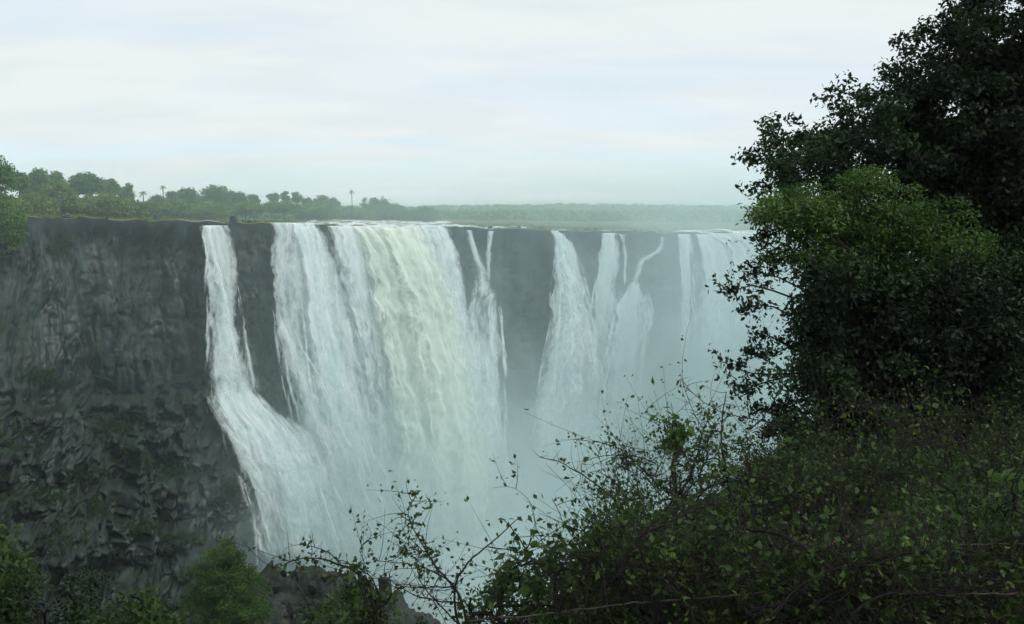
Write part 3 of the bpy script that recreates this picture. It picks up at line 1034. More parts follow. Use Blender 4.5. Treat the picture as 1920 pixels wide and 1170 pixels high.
gx1 = np.unique(np.concatenate([np.linspace(-140, 160, 110), np.linspace(-14, 22, 130)]))
gy1 = np.unique(np.concatenate([np.linspace(-130, 230, 130), np.linspace(-4, 30, 130)]))
GX, GY = np.meshgrid(gx1, gy1)
GZ = bank_z(GX, GY)
m, t, out = new_mat('bank_soil')
g = N(t, 'ShaderNodeNewGeometry')
n1 = N(t, 'ShaderNodeTexNoise', inp={'Scale': 1.3, 'Detail': 8.0, 'Roughness': 0.7})
L(t, g.outputs['Position'], n1.inputs['Vector'])
c = ramp(t, n1.outputs[0], [(0.3, (0.018, 0.016, 0.012)), (0.5, (0.035, 0.038, 0.018)), (0.7, (0.06, 0.05, 0.034))])
d = N(t, 'ShaderNodeBsdfPrincipled', inp={'Roughness': 0.95, 'Specular IOR Level': 0.1})
L(t, c, d.inputs['Base Color'])
bp = N(t, 'ShaderNodeBump', inp={'Strength': 0.8, 'Distance': 0.08})
L(t, n1.outputs[0], bp.inputs['Height'])
L(t, bp.outputs[0], d.inputs['Normal'])
L(t, d.outputs[0], out.inputs['Surface'])
bank = obj('ground', mesh_np('ground', np.stack([GX, GY, GZ], -1).reshape(-1, 3), grid_faces(len(gy1), len(gx1)), m, smooth=True))
tag(bank, 'overgrown near bank sloping down to the gorge', kind='structure')


# ------------------------------------------------------------------ plants
def grow(base, centres, r0, trunk_top=None, wob=0.12, rmin=0.004, seg=6, gamma=2.2, r=rng):
    """branch skeleton that reaches every clump centre from a trunk: list of polylines with radii, node list"""
    base = np.asarray(base, float)
    centres = np.asarray(centres, float)
    if trunk_top is None:
        trunk_top = base * 0.6 + centres.mean(0) * 0.4
    trunk_top = np.asarray(trunk_top, float)
    Ltr = np.linalg.norm(trunk_top - base)
    k = max(4, int(seg * 1.5))
    tr = base + (trunk_top - base) * np.linspace(0, 1, k)[:, None]
    tr[1:-1] += r.normal(size=(k - 2, 3)) * Ltr * wob * 0.25
    nodes = np.zeros((k + len(centres) * (seg + 2), 3))
    dist = np.zeros(len(nodes))
    nodes[:k] = tr
    dist[:k] = np.linspace(0, Ltr, k)
    nn_ = k
    paths = [list(range(k))]
    order = np.argsort(np.linalg.norm(centres - trunk_top, axis=1))
    for ci in order:
        c_ = centres[ci]
        A = nodes[:nn_]
        dd = np.linalg.norm(A - c_, axis=1)
        cost = dd + 0.28 * dist[:nn_]
        cost[0] += 1.0 * Ltr
        j = int(np.argmin(cost))
        p0 = A[j]
        n_ = int(np.clip(dd[j] / max(Ltr, 0.2) * 10, 3, seg + 2))
        f = np.linspace(0, 1, n_ + 1)[1:, None]
        line = p0 + (c_ - p0) * f
        sag = np.array([0, 0, 1.0]) * dd[j] * 0.10 + r.normal(size=3) * dd[j] * wob * 0.55
        line = line + 4 * f * (1 - f) * sag + r.normal(size=(n_, 3)) * dd[j] * wob * 0.35 * (1 - f)
        ids = [j]
        for q_ in range(n_):
            nodes[nn_] = line[q_]
            dist[nn_] = dist[ids[-1]] + math.dist(line[q_], nodes[ids[-1]])
            ids.append(nn_)
            nn_ += 1
        paths.append(ids)
    # pipe model radii
    nodes = nodes[:nn_]
    n = nn_
    load = np.zeros(n)
    for ids in paths:
        load[ids[-1]] += 1
    par = {}
    for ids in paths:
        for a, b in zip(ids[:-1], ids[1:]):
            par[b] = a
    for b in range(n - 1, 0, -1):
        if b in par:
            load[par[b]] += load[b]
    load = np.maximum(load, 0.4)
    rad = rmin + (r0 - rmin) * (load / load[0]) ** (1 / gamma)
    polys = []
    A = nodes
    for kk, ids in enumerate(paths):
        ra = rad[ids].copy()
        if kk:
            ra[0] = min(ra[0], ra[1] * 1.25)
        polys.append((A[ids], ra))
    return polys, A, rad


def twigs_from(A, n, length, rad, up=0.4, r=rng, out_from=None, bend=0.35, seg=5):
    """thin bare side twigs from skeleton nodes"""
    res = []
    idx = r.integers(0, len(A), n)
    for i in idx:
        d_ = r.normal(size=3)
        d_[2] += up
        if out_from is not None:
            v = A[i] - out_from
            d_ += v / (np.linalg.norm(v) + 1e-6) * 1.2
        d_ /= np.linalg.norm(d_)
        l = length * r.uniform(0.4, 1.3)
        f = np.linspace(0, 1, seg)
        cv = r.normal(size=3) * bend
        pts = A[i] + (f[:, None] * d_ + (f ** 2)[:, None] * cv) * l
        res.append((pts, rad * (1.05 - 0.75 * f)))
    return res


def clump_leaves(centres, radius, per, size, aspect=0.5, flat=0.75, up=0.5, r=rng, droop=0.2, mid=None):
    centres = np.asarray(centres, float)
    n = len(centres)
    k = np.repeat(np.arange(n), per)
    rad = np.broadcast_to(radius, (n,))[k]
    off = r.normal(size=(len(k), 3))
    off /= np.linalg.norm(off, axis=1, keepdims=True)
    off *= (r.random(len(k)) ** 0.5)[:, None]
    off[:, 2] *= flat
    c_ = centres[k] + off * rad[:, None]
    o_ = off
    s_ = size * r.uniform(0.6, 1.25, len(k))
    V, Ft = leaves(c_, s_, o_, up, aspect, r, droop)
    tone = r.random(n)
    rn = np.clip(0.55 * tone[k] + 0.45 * r.random(len(k)), 0, 1)
    return V, Ft, np.repeat(rn, 4)


def plant(name, label, cat, base, centres, radius, per, size, leafm, barkm, r0, group=None, trunk_top=None, wob=0.12, sides=5,
          aspect=0.5, flat=0.75, up=0.5, ntw=0, twl=0.3, twr=0.003, twm=None, stem='trunk', crown='crown', rmin=0.004, r=rng, droop=0.2, extra_leaf_on_twigs=0):
    """a plant: Empty at its foot, trunk and branches in one mesh, crown in another, bare twigs in a third"""
    base = np.asarray(base, float)
    root = empty(name, tuple(base))
    tag(root, label, cat, group)
    polys, A, rad = grow(base, centres, r0, trunk_top, wob, rmin, r=r)
    V, Fq = tubes(polys, sides)
    obj(stem, mesh_np(stem, V - base, Fq, barkm, smooth=True), root)
    if per:
        V, Ft, rn = clump_leaves(centres, radius, per, size, aspect, flat, up, r, droop)
        tag(obj(crown, mesh_np(crown, V - base, Ft, leafm, attrs={'rnd': rn}), root), kind='stuff')
    if ntw:
        tw = twigs_from(A[len(A) // 6:], ntw, twl, twr, r=r, out_from=base)
        V, Fq = tubes(tw, 3)
        tag(obj('twigs', mesh_np('twigs', V - base, Fq, twm or barkm), root), kind='stuff')
    return root, A


# --- trees on the plateau ------------------------------------------------
def blob(px, top, w, h, d, n, r, flat=0.8):
    """clump centres filling a crown seen at column px, top row, width and height in photo pixels, at depth d"""
    k = d / F
    c0 = at(px, top + h / 2, d)
    p = r.normal(size=(n, 3))
    p /= np.linalg.norm(p, axis=1, keepdims=True)
    p *= (r.random(n) ** 0.4)[:, None]
    p[:, 0] *= w / 2 * k
    p[:, 1] *= w / 2 * k
    p[:, 2] *= h / 2 * k
    p[:, 2] += 0.15 * h * k * (1 - (p[:, 0] / (w / 2 * k)) ** 2)
    return c0 + p


def ground_at(px, d):
    q = np.array([px], float)
    return float(plateau_z(q, np.array([d]) - lip(q)[:, 1])[0])


FAR = [  # px, top row, crown width, crown height, depth, leaf material, label
    (36, 322, 34, 34, 172, 0, 'sparse grey-green tree with a bare side branch, second from the left on the skyline'),
    (72, 324, 52, 48, 186, 0, 'rounded green tree, first tall dome on the left of the plateau'),
    (106, 328, 46, 42, 196, 0, 'rounded tree just right of the tall left dome'),
    (110, 345, 66, 40, 176, 1, 'broad olive bush standing before the two left domes'),
    (160, 326, 70, 40, 205, 0, 'flat-topped umbrella tree on bare stems above the plateau'),
    (203, 336, 44, 34, 212, 0, 'slanting dark tree leaning off the umbrella tree'),
    (238, 350, 26, 36, 220, 0, 'small pointed dark tree left of the two thin palms'),
    (60, 366, 90, 28, 166, 1, 'low yellow-green bush on the left rim of the plateau'),
    (196, 362, 96, 34, 182, 1, 'wide light green bush below the slanting dark tree'),
    (248, 374, 60, 24, 190, 1, 'low olive bush at the foot of the pointed dark tree'),
    (292, 368, 46, 28, 225, 1, 'small green bush under the palm with the round head'),
    (323, 357, 22, 24, 238, 0, 'small dark tree right beside the round-headed palm'),
    (352, 356, 48, 34, 242, 0, 'rounded misty tree left of the highest misty dome'),
    (404, 351, 62, 42, 250, 0, 'highest misty dome of trees above the narrow ledge fall'),
    (442, 361, 46, 34, 255, 0, 'sloping misty tree on the right flank of the highest misty dome'),
    (474, 366, 26, 30, 262, 0, 'small dark round tree before the three knobs'),
    (511, 359, 24, 20, 280, 0, 'first of three knob-headed trees above the broad white fall'),
    (535, 357, 15, 26, 282, 0, 'narrow middle one of three knob-headed trees'),
    (556, 359, 24, 22, 284, 0, 'last of three knob-headed trees, before the low copse'),
    (578, 369, 22, 22, 290, 0, 'small tree in the gap right of the three knob-headed trees'),
    (603, 367, 34, 26, 292, 1, 'paler tree in the low copse left of the lone palm'),
    (624, 372, 28, 28, 294, 0, 'dark square-topped tree at the right end of the low copse'),
    (712, 370, 46, 28, 330, 0, 'domed dark tree right of the lone palm'),
    (745, 382, 34, 18, 340, 0, 'low tree ending the skyline trees towards the flat ridge'),
    (684, 374, 14, 16, 335, 0, 'tiny ragged tree between the lone palm and the domed tree'),
    (20, 372, 70, 30, 160, 1, 'yellow-green bush under the large tree at the left edge'),
    (140, 372, 90, 26, 178, 1, 'low light green bush below the flat-topped umbrella tree'),
    (330, 376, 70, 20, 215, 1, 'low bush right of the round-headed palm'),
    (390, 378, 80, 20, 225, 1, 'low olive bush below the highest misty dome'),
    (460, 380, 80, 18, 235, 1, 'low misty bush left of the three knob-headed trees'),
    (530, 377, 90, 20, 262, 0, 'wide low copse under the three knob-headed trees'),
    (595, 382, 80, 16, 270, 1, 'low misty bush in front of the copse left of the lone palm'),
    (665, 388, 70, 12, 305, 1, 'low scrub at the foot of the lone palm'),
    (722, 385, 80, 14, 318, 0, 'wide low bush below the domed dark tree'),
    (790, 389, 70, 11, 330, 0, 'flat dark bush at the start of the bare ridge'),
]
rf = np.random.default_rng(21)
for (px, top, w, h, d, lm, lab) in FAR:
    if not any(s in lab for s in ('umbrella', 'knob-headed', 'sparse')):
        h = HZ + (EYE - ground_at(px, d)) / d * F - top + 1
        w = w * 1.15
    ncl = int(np.clip(w * h / 15, 36, 190))
    top = top + 0.6 * F / d
    cs = blob(px, top, w * 0.9, h * 0.9, d, ncl, rf)
    base = at(px + rf.uniform(-3, 3), 395, d)
    base[2] = ground_at(px, d) - 0.1
    cr = 0.55 + np.linalg.norm(cs.max(0) - cs.min(0)) * 0.05
    plant('tree' if lm == 0 else 'bush', lab, 'tree' if lm == 0 else 'bush', base, cs, cr, 46, 0.42, M_leaf_far if lm == 0 else M_leaf_far_l, M_bark, 0.16,
          group='trees on the plateau skyline', r=rf, aspect=0.7, sides=4, rmin=0.02)

# tall bush hanging over the left end of the cliff
cs = np.concatenate([blob(-18, 297, 84, 120, 146, 90, rf), blob(4, 385, 84, 110, 138, 90, rf), blob(-10, 300, 60, 60, 148, 20, rf)])
plant('tree', 'large leafy tree at the left edge of the photo, spilling over the cliff', 'tree', at(-12, 470, 141), cs, 1.0, 90, 0.36, M_leaf_far, M_bark, 0.22,
      group='trees on the plateau skyline', r=rf, aspect=0.65, rmin=0.02)


def palm(px, top, d, fr, label, th=0.13):
    b = at(px, 395, d)
    b[2] = ground_at(px, d) - 0.1
    tp = at(px, top + fr * 0.45 * F / d, d)
    root = empty('palm_tree', tuple(b))
    tag(root, label, 'palm tree', 'palms on the plateau skyline')
    f = np.linspace(0, 1, 9)
    pts = b + (tp - b) * f[:, None]
    pts[:, 0] += 0.25 * np.sin(f * 2.5) - 0.25 * math.sin(2.5) * f
    V, Fq = tubes([(pts, th * (1.25 - 0.5 * f))], 7)
    obj('trunk', mesh_np('trunk', V - b, Fq, M_bark, smooth=True), root)
    VV, FF, n0 = [], [], 0
    for k in range(22):
        a = k / 22 * 2 * math.pi * 3.1 + rf.uniform(0, 0.4)
        el = rf.uniform(-0.5, 1.2)
        dirh = np.array([math.cos(a), math.sin(a), 0])
        fl = np.linspace(0, 1, 7)
        ln = fr * rf.uniform(0.85, 1.15)
        rib_ = pts[-1] + (dirh * math.cos(el) * fl[:, None] + np.array([0, 0, 1]) * (math.sin(el) * fl - 0.55 * fl ** 2)[:, None]) * ln
        sd_ = np.cross(dirh, [0, 0, 1])
        wv = 0.30 * fr * np.sin(np.pi * np.clip(fl * 0.9 + 0.1, 0, 1)) ** 0.7
        left = rib_ + sd_ * wv[:, None] - np.array([0, 0, 1]) * wv[:, None] * 0.5
        right = rib_ - sd_ * wv[:, None] - np.array([0, 0, 1]) * wv[:, None] * 0.5
        for i in range(6):       # separate leaflets: triangles with gaps
            for s_ in (left, right):
                VV += [rib_[i], rib_[i] * 0.45 + rib_[i + 1] * 0.55, s_[i] * 0.4 + s_[i + 1] * 0.6]
                FF.append([n0, n0 + 1, n0 + 2])
                n0 += 3
    obj('fronds', mesh_np('fronds', np.array(VV) - b, np.array(FF), M_leaf_far, attrs={'rnd': rf.random(n0)}), root)


palm(268, 356, 232, 1.3, 'fuzzy low palm, left one of the two thin palms')
palm(305, 347, 236, 1.1, 'thin palm with a small round head above the green bush')
palm(659, 355, 300, 1.15, 'lone tall palm standing apart against the sky')
palm(329, 363, 232, 0.9, 'short palm leaning out of the small dark tree')

# far woodland on the ridge: too distant to count
rw = np.random.default_rng(5)
n = 7500
qw = rw.uniform(-200, 1900, n)
bw = np.exp(rw.uniform(math.log(90), math.log(2350), n))
near = (bw < 300) & (qw < 860)
d0 = lip(qw)[:, 1]
dw = d0 + bw
xw = (qw - 960) / F * dw
zw = plateau_z(qw, bw)
keepw = (fbm(np.stack([xw / 120, dw / 90, xw * 0], -1), 3) > -0.25) & ~((bw < 150) & (qw > 560) & (qw < 880))
xw, dw, zw = xw[keepw], dw[keepw], zw[keepw]
szw = np.minimum(rw.uniform(0.6, 1.5, len(xw)) * (0.8 + dw / 700), 3.6)
cs = np.stack([xw, dw, zw + szw * 0.55], -1)
szw_ = szw
k_ = np.repeat(np.arange(len(cs)), 26)
V, Ft, rn = clump_leaves(cs, szw * 1.5, 26, 1.0, 0.8, 0.5, 0.6, rw)
V = V.reshape(-1, 4, 3)
mid_ = V.mean(1, keepdims=True)
V = (mid_ + (V - mid_) * np.maximum(0.6, szw_[k_] * 0.9)[:, None, None]).reshape(-1, 3)
wood = obj('woodland', mesh_np('woodland', V, Ft, M_leaf_far, attrs={'rnd': rn}))
tag(wood, 'distant flat woodland reaching the low ridge behind the falls', 'woodland', kind='stuff')

# grass and low scrub along the rim
n = 2600
qw = np.concatenate([rw.uniform(10, 330, 1200), rw.uniform(330, 1350, n - 1200)])
bw = rw.uniform(0.5, 45, n)
land = (bw > river_back(qw) + 1.5)
qw, bw = qw[land], bw[land]
dw = lip(qw)[:, 1] + bw
zw = plateau_z(qw, bw)
cs = np.stack([(qw - 960) / F * dw, dw, zw + 0.12], -1)
V, Ft, rn = clump_leaves(cs, rw.uniform(0.25, 0.7, len(cs)), 22, 0.36, 0.3, 0.6, 0.2, rw)
gr = obj('grass', mesh_np('grass', V, Ft, M_leaf_far_l, attrs={'rnd': rn}))
tag(gr, 'short grass and scrub along the rim of the plateau', 'grass', kind='stuff')

# boulders on the talus and along the rim ----------------------------------
rb_ = np.random.default_rng(33)
import bmesh
rock_meshes = []
for k in range(9):
    bm = bmesh.new()
    bmesh.ops.create_icosphere(bm, subdivisions=2, radius=1.0)
    co = np.array([v.co[:] for v in bm.verts])
    pl = rb_.normal(size=(9, 3))
    pl /= np.linalg.norm(pl, axis=1, keepdims=True)
    for nvec in pl:      # chop flat facets
        hgt = rb_.uniform(0.45, 0.8)
        ex = np.maximum(co @ nvec - hgt, 0)
        co -= ex[:, None] * nvec
    co *= rb_.uniform(0.7, 1.2, 3)
    co += 0.06 * np.stack([vnoise(co * 2.3 + k), vnoise(co * 2.3 + 20 + k), vnoise(co * 2.3 + 40 + k)], -1)
    for v, c_ in zip(bm.verts, co):
        v.co = c_
    me = bpy.data.meshes.new('boulder')
    bm.to_mesh(me)
    bm.free()
    me.materials.append(M_boulder)
    rock_meshes.append(me)

cnt = 0
tries = 0
while cnt < 80 and tries < 3000:
    tries += 1
    px = rb_.uniform(-20, 505)
    py = rb_.uniform(735, 1150)
    if px > 385 + (py - 745) * 0.33:
        continue
    hit = ray(px, py, BVH_cliff)
    hm = ray(px, py, BVH_mound)
    if hm[0] is not None and (hit[0] is None or hm[3] < hit[3]):
        hit = hm
    if hit[0] is None:
        continue
    s_ = 0.3 + 1.3 * rb_.random() ** 2.6
    if px > 300 and 840 < py < 1010:
        s_ *= 1.25
    o = bpy.data.objects.new('boulder', rock_meshes[cnt % 9])
    o.location = hit[0] - hit[1] * s_ * 0.15
    o.rotation_euler = tuple(rb_.uniform(0, 6.28, 3))
    o.scale = (s_ * rb_.uniform(0.8, 1.4), s_ * rb_.uniform(0.8, 1.3), s_ * rb_.uniform(0.55, 0.9))
    link(o)
    zone = ('on the ledge at the foot of the sheer dark cliff' if py < 800 else 'beside the thin side trickle' if px > 330 + (py - 745) * 0.33 - 30
            else 'near the left edge of the rock slope' if px < 140 else 'in the middle of the dark rock slope' if py < 980 else 'low on the dark rock slope above the lime-green tree')
    tag(o, 'grey angular boulder lying ' + zone, 'boulder', 'boulders ' + zone)
    cnt += 1

for k in range(34):
    q_ = rb_.choice([rb_.uniform(60, 370), rb_.uniform(430, 505), rb_.uniform(860, 1030), rb_.uniform(1070, 1130), rb_.uniform(1180, 1270)])
    b_ = rb_.uniform(0.2, 9.0)
    l_ = lip(np.array([q_]))[0]
    s_ = rb_.uniform(0.25, 0.8)
    o = bpy.data.objects.new('rim_rock', rock_meshes[k % 9])
    o.location = (l_[0] / l_[1] * (l_[1] + b_), l_[1] + b_, float(plateau_z(np.array([q_]), np.array([b_]))[0]) + s_ * 0.1)
    o.rotation_euler = tuple(rb_.uniform(0, 6.28, 3))
    o.scale = (s_ * 1.5, s_ * 1.2, s_ * 0.7)
    link(o)
    zone = 'above the bare dark cliff on the left' if q_ < 372 else 'between the narrow and the broad fall' if q_ < 510 else 'above the misty bare gap' if q_ < 1035 else 'between the misty falls on the right'
    tag(o, 'low dark rock on the rim ' + zone, 'rock', 'rim rocks ' + zone)

outcrop_meshes = [m_.copy() for m_ in rock_meshes]
for m_ in outcrop_meshes:
    m_.materials[0] = M_outcrop
k = 0
while k < 46:
    px, py = rb_.uniform(470, 800), rb_.uniform(1068, 1180)
    hit = ray(px, py, BVH_mound)
    if hit[0] is None:
        k += 0.2
        continue
    s_ = 0.35 + 0.9 * rb_.random() ** 2
    o = bpy.data.objects.new('boulder', outcrop_meshes[int(k) % 9])
    o.location = hit[0] - hit[1] * s_ * 0.1
    o.rotation_euler = tuple(rb_.uniform(0, 6.28, 3))
    o.scale = (s_ * rb_.uniform(0.9, 1.6), s_ * rb_.uniform(0.8, 1.3), s_ * rb_.uniform(0.5, 0.9))
    link(o)
    tag(o, 'dark boulder on the rock outcrop at the foot of the left fall', 'boulder', 'boulders on the rock outcrop')
    k += 1

# shrubs clinging to the cliff and slope
CS = [(120, 462, 30, 22, 'pale green tuft high on the bare dark cliff'),
      (250, 858, 80, 34, 'green shrub in the middle of the dark rock slope'),
      (160, 892, 60, 30, 'shrub on the rock slope, left of the middle one'),
      (95, 935, 80, 40, 'dark shrub low on the rock slope near the left edge'),
      (185, 948, 60, 36, 'shrub below the middle of the rock slope'),
      (70, 705, 56, 26, 'shrub on the ledge at the foot of the sheer dark cliff'),
      (430, 915, 24, 18, 'small bush beside the thin trickle'),
      (265, 990, 60, 26, 'faint dark bush near the bottom of the rock slope'),
      (25, 820, 70, 56, 'dark bush at the left edge of the rock slope'),
      (20, 930, 70, 70, 'large dark bush low at the left edge of the rock slope'),
      (120, 1010, 90, 50, 'wide dark bush at the bottom of the rock slope'),
      (330, 880, 40, 20, 'small dark bush between the middle shrub and the trickle'),
      (210, 800, 50, 18, 'low plants on the ledge line of the rock slope'),
      (340, 1010, 50, 22, 'dark plants just above the lime-green tree'),
      (485, 600, 22, 60, 'mossy plants on the cliff between the narrow and the broad fall'),
      (490, 700, 24, 70, 'lower mossy plants on the cliff between the narrow and the broad fall')]
for (px, py, w, h, lab) in CS:
    base = None
    cs = []
    for k in range(46):          # sprawling: every clump sits on the rock it grows from
        ux, uy = px + rf.normal() * w * 0.36, py + rf.normal() * h * 0.36
        hit = ray(ux, uy, BVH_cliff)
        if hit[0] is None:
            continue
        p_ = np.array(hit[0]) + np.array(hit[1]) * rf.uniform(0.05, 0.55)
        cs.append(p_)
        if base is None:
            base = np.array(hit[0])
    cs = np.array(cs)
    keep_ = np.abs(cs[:, 1] - np.median(cs[:, 1])) < 6
    cs = cs[keep_]
    base = cs[np.argmin(cs[:, 2])] + np.array([0, 0.3, -0.2])
    plant('shrub', lab, 'shrub', base, cs, rf.uniform(0.25, 0.75, len(cs)), 34, 0.26, M_leaf_slope, M_bark, 0.05, group='shrubs on the cliff', r=rf, aspect=0.55, stem='stem', crown='foliage', rmin=0.012)

# round lime tree on the outcrop
rt = np.random.default_rng(8)
dL = 100.0
cs = np.concatenate([blob(412, 1030, 120, 100, dL, 60, rt), blob(440, 1075, 130, 130, dL, 70, rt), blob(455, 1110, 115, 110, dL - 1, 50, rt), blob(395, 1075, 110, 120, dL, 50, rt), blob(430, 1160, 170, 100, dL, 50, rt)])
bl_ = at(425, 1260, dL)
plant('tree', 'round lime-green tree below the foot of the narrow fall', 'tree', bl_, cs, 0.85, 160, 0.22, M_leaf_round, M_bark, 0.28, r=rt, aspect=0.6, up=0.9, rmin=0.012)

# ------------------------------------------------------------------ foreground plants
def poly_centres(poly, dlo, dhi, n, r, front=1.0):
    poly = np.array(poly, float)
    x0, y0 = poly.min(0)
    x1, y1 = poly.max(0)
    res = []
    while len(res) < n:
        x = r.uniform(x0, x1, 4 * n)
        y = r.uniform(y0, y1, 4 * n)
        k = in_poly(x, y, poly)
        for a, b in zip(x[k], y[k]):
            res.append((a, b))
    res = np.array(res[:n])
    d = dlo + (dhi - dlo) * r.random(n) ** front
    # keep the outline at its mid depth so that the crown is as deep as it is wide
    return at(res[:, 0], res[:, 1], d)


rt = np.random.default_rng(77)
# the big dark tree
TREE = [(1830, -40), (1805, 35), (1745, 72), (1716, 120), (1680, 160), (1615, 186), (1580, 208), (1590, 240), (1535, 256), (1480, 258), (1440, 248), (1420, 290), (1436, 335), (1470, 370),
        (1530, 420), (1560, 520), (1520, 600), (1500, 700), (1560, 780), (1700, 800), (1960, 800), (2150, 760), (2200, 200), (2120, -260), (1900, -260)]
cs = poly_centres(TREE, 11.8, 16.2, 950, rt, 0.9)
cs = np.concatenate([cs, poly_centres([(1720, 170), (1960, 60), (1960, 460), (1720, 420)], 12.5, 15.5, 170, rt)])
tb = at(1668, 812, 14.3)
tb[2] = bank_z(tb[0], tb[1]) - 0.1
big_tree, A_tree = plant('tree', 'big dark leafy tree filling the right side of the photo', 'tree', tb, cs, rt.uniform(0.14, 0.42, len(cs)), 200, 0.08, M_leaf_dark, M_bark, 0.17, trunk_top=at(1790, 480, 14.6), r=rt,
                         aspect=0.55, sides=7, ntw=260, twl=0.45, twr=0.004, up=0.7, droop=0.5)

# sprays of leaves standing out of its outline
SPR = [(1432, 240), (1420, 300), (1412, 368), (1455, 250), (1500, 246), (1560, 190), (1600, 168), (1668, 128), (1702, 88), (1730, 55), (1788, 20), (1820, 8)]
sc_ = np.concatenate([at(px + rt.normal(size=5) * 14, py + rt.normal(size=5) * 12, 13.4 + rt.normal(size=5) * 0.3) for px, py in SPR])
V, Ft, rn = clump_leaves(sc_, 0.16, 26, 0.085, 0.55, 0.8, 0.5, rt, 0.5)
tag(obj('leaf_sprays', mesh_np('leaf_sprays', V - tb, Ft, M_leaf_dark, attrs={'rnd': rn}), big_tree), kind='stuff')

# lighter feathery shrub before it
LOBES = [([(1580, 326), (1640, 316), (1668, 335), (1640, 350), (1590, 348)], 11.0, 11.9, 18), ([(1425, 392), (1470, 360), (1530, 372), (1595, 385), (1590, 420), (1500, 430), (1430, 425)], 10.6, 11.8, 70), ([(1420, 360), (1560, 340), (1760, 360), (1870, 440), (1840, 540), (1600, 560), (1440, 520)], 11.0, 12.2, 110),
         ([(1590, 400), (1660, 385), (1730, 400), (1740, 450), (1660, 470), (1600, 450)], 11.0, 12.0, 50), ([(1750, 450), (1800, 432), (1850, 450), (1845, 485), (1770, 490)], 11.2, 12.0, 22),
         ([(1440, 440), (1560, 435), (1660, 470), (1640, 510), (1520, 505), (1450, 480)], 10.8, 12.0, 50)]
cs = np.concatenate([poly_centres(p_, a_, b_, n_, rt) for p_, a_, b_, n_ in LOBES])
lb = at(1600, 830, 11.6)
lb[2] = bank_z(lb[0], lb[1]) - 0.05
plant('shrub', 'tall feathery shrub with lighter green flat sprays before the big dark tree', 'shrub', lb, cs, rt.uniform(0.12, 0.34, len(cs)), 75, 0.06, M_leaf_lime, M_bark, 0.055, trunk_top=at(1600, 600, 11.6), r=rt, aspect=0.42, flat=0.6,
      ntw=80, twl=0.3, twr=0.0025, up=1.2, stem='stem', crown='foliage')

# dark lower bush with branches reaching left
LOW = [(1490, 540), (1540, 480), (1700, 500), (1950, 480), (1950, 790), (1780, 800), (1600, 830), (1480, 838), (1450, 790), (1455, 740), (1450, 700), (1470, 690), (1530, 680), (1540, 640), (1490, 620), (1500, 590)]
cs = poly_centres(LOW, 10.4, 13.0, 420, rt)
lb = at(1560, 860, 11.4)
lb[2] = bank_z(lb[0], lb[1]) - 0.05
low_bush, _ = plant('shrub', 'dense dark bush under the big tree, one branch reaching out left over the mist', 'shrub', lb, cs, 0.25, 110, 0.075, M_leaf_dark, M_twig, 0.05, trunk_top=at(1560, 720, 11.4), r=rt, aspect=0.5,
      ntw=240, twl=0.4, twr=0.003, stem='stem', crown='foliage', droop=0.5)

# ragged branches with thin leaf sprays along its left side
SIDE = [[(1500, 700), (1450, 702), (1410, 700), (1378, 690), (1352, 676)], [(1480, 705), (1440, 715), (1400, 728), (1370, 722)], [(1490, 560), (1450, 545), (1410, 535), (1372, 545), (1352, 543)],
        [(1500, 540), (1460, 520), (1420, 510), (1395, 522)], [(1480, 590), (1450, 575), (1420, 572), (1395, 585)], [(1500, 660), (1460, 640), (1430, 622), (1418, 640)], [(1490, 760), (1450, 770), (1425, 765), (1405, 780)],
        [(1500, 640), (1460, 660), (1430, 668), (1395, 660)], [(1490, 800), (1450, 808), (1425, 815)], [(1480, 480), (1450, 490), (1425, 486)], [(1470, 430), (1440, 440), (1415, 455)]]
sv, sf, sr, n0, sp_ = [], [], [], 0, []
for pl_ in SIDE:
    dd = np.full(len(pl_), 11.3) + np.linspace(0.4, -0.2, len(pl_)) + rt.normal() * 0.2
    p_ = np.array(pl_, float)
    w_ = at(p_[:, 0], p_[:, 1], dd)
    f_ = np.linspace(0, len(p_) - 1, 26)
    q_ = np.stack([np.interp(f_, np.arange(len(p_)), w_[:, k]) for k in range(3)], -1)
    sp_.append((q_, np.linspace(0.012, 0.002, 26)))
    tw_ = twigs_from(q_[6:], 14, 0.22, 0.002, 0.3, rt, None, 0.4, 6)
    sp_ += tw_
    pts_ = np.concatenate([q_[8:]] + [t_[0][1:] for t_ in tw_])
    pts_ = np.repeat(pts_, 2, axis=0) + rt.normal(size=(2 * len(pts_), 3)) * 0.035
    V, Ft = leaves(pts_, 0.075 * rt.uniform(0.5, 1.2, len(pts_)), None, 0.4, 0.5, rt, 0.4)
    sv.append(V), sf.append(Ft + n0), sr.append(np.repeat(rt.random(len(pts_)), 4))
    n0 += len(V)
V, Fq = tubes(sp_, 4)
tag(obj('side_branches', mesh_np('side_branches', V - lb, Fq, M_twig, smooth=True), low_bush), kind='stuff')
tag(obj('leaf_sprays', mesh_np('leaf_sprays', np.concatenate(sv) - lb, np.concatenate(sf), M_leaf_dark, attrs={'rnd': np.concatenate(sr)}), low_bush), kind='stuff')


# --- bramble thicket -------------------------------------------------------
def stroke(pts, d, r0, r1, r=rng, n=None):
    """branch traced through photo points at depth d (number or one per point)"""
    p = np.array(pts, float)
    dd = np.broadcast_to(d, (len(p),))
    w = at(p[:, 0], p[:, 1], dd)
    seg = np.concatenate([[0], np.cumsum(np.linalg.norm(np.diff(w, axis=0), axis=1))])
    n = n or max(8, int(seg[-1] / 0.035))
    f = np.linspace(0, seg[-1], n)
    q = np.stack([np.interp(f, seg, w[:, k]) for k in range(3)], -1)
    for _ in range(max(2, n // 10)):
        q[1:-1] = 0.25 * q[:-2] + 0.5 * q[1:-1] + 0.25 * q[2:]
    q[1:-1] += r.normal(size=(n - 2, 3)) * 0.0022
    return q, np.linspace(r0, r1, n)


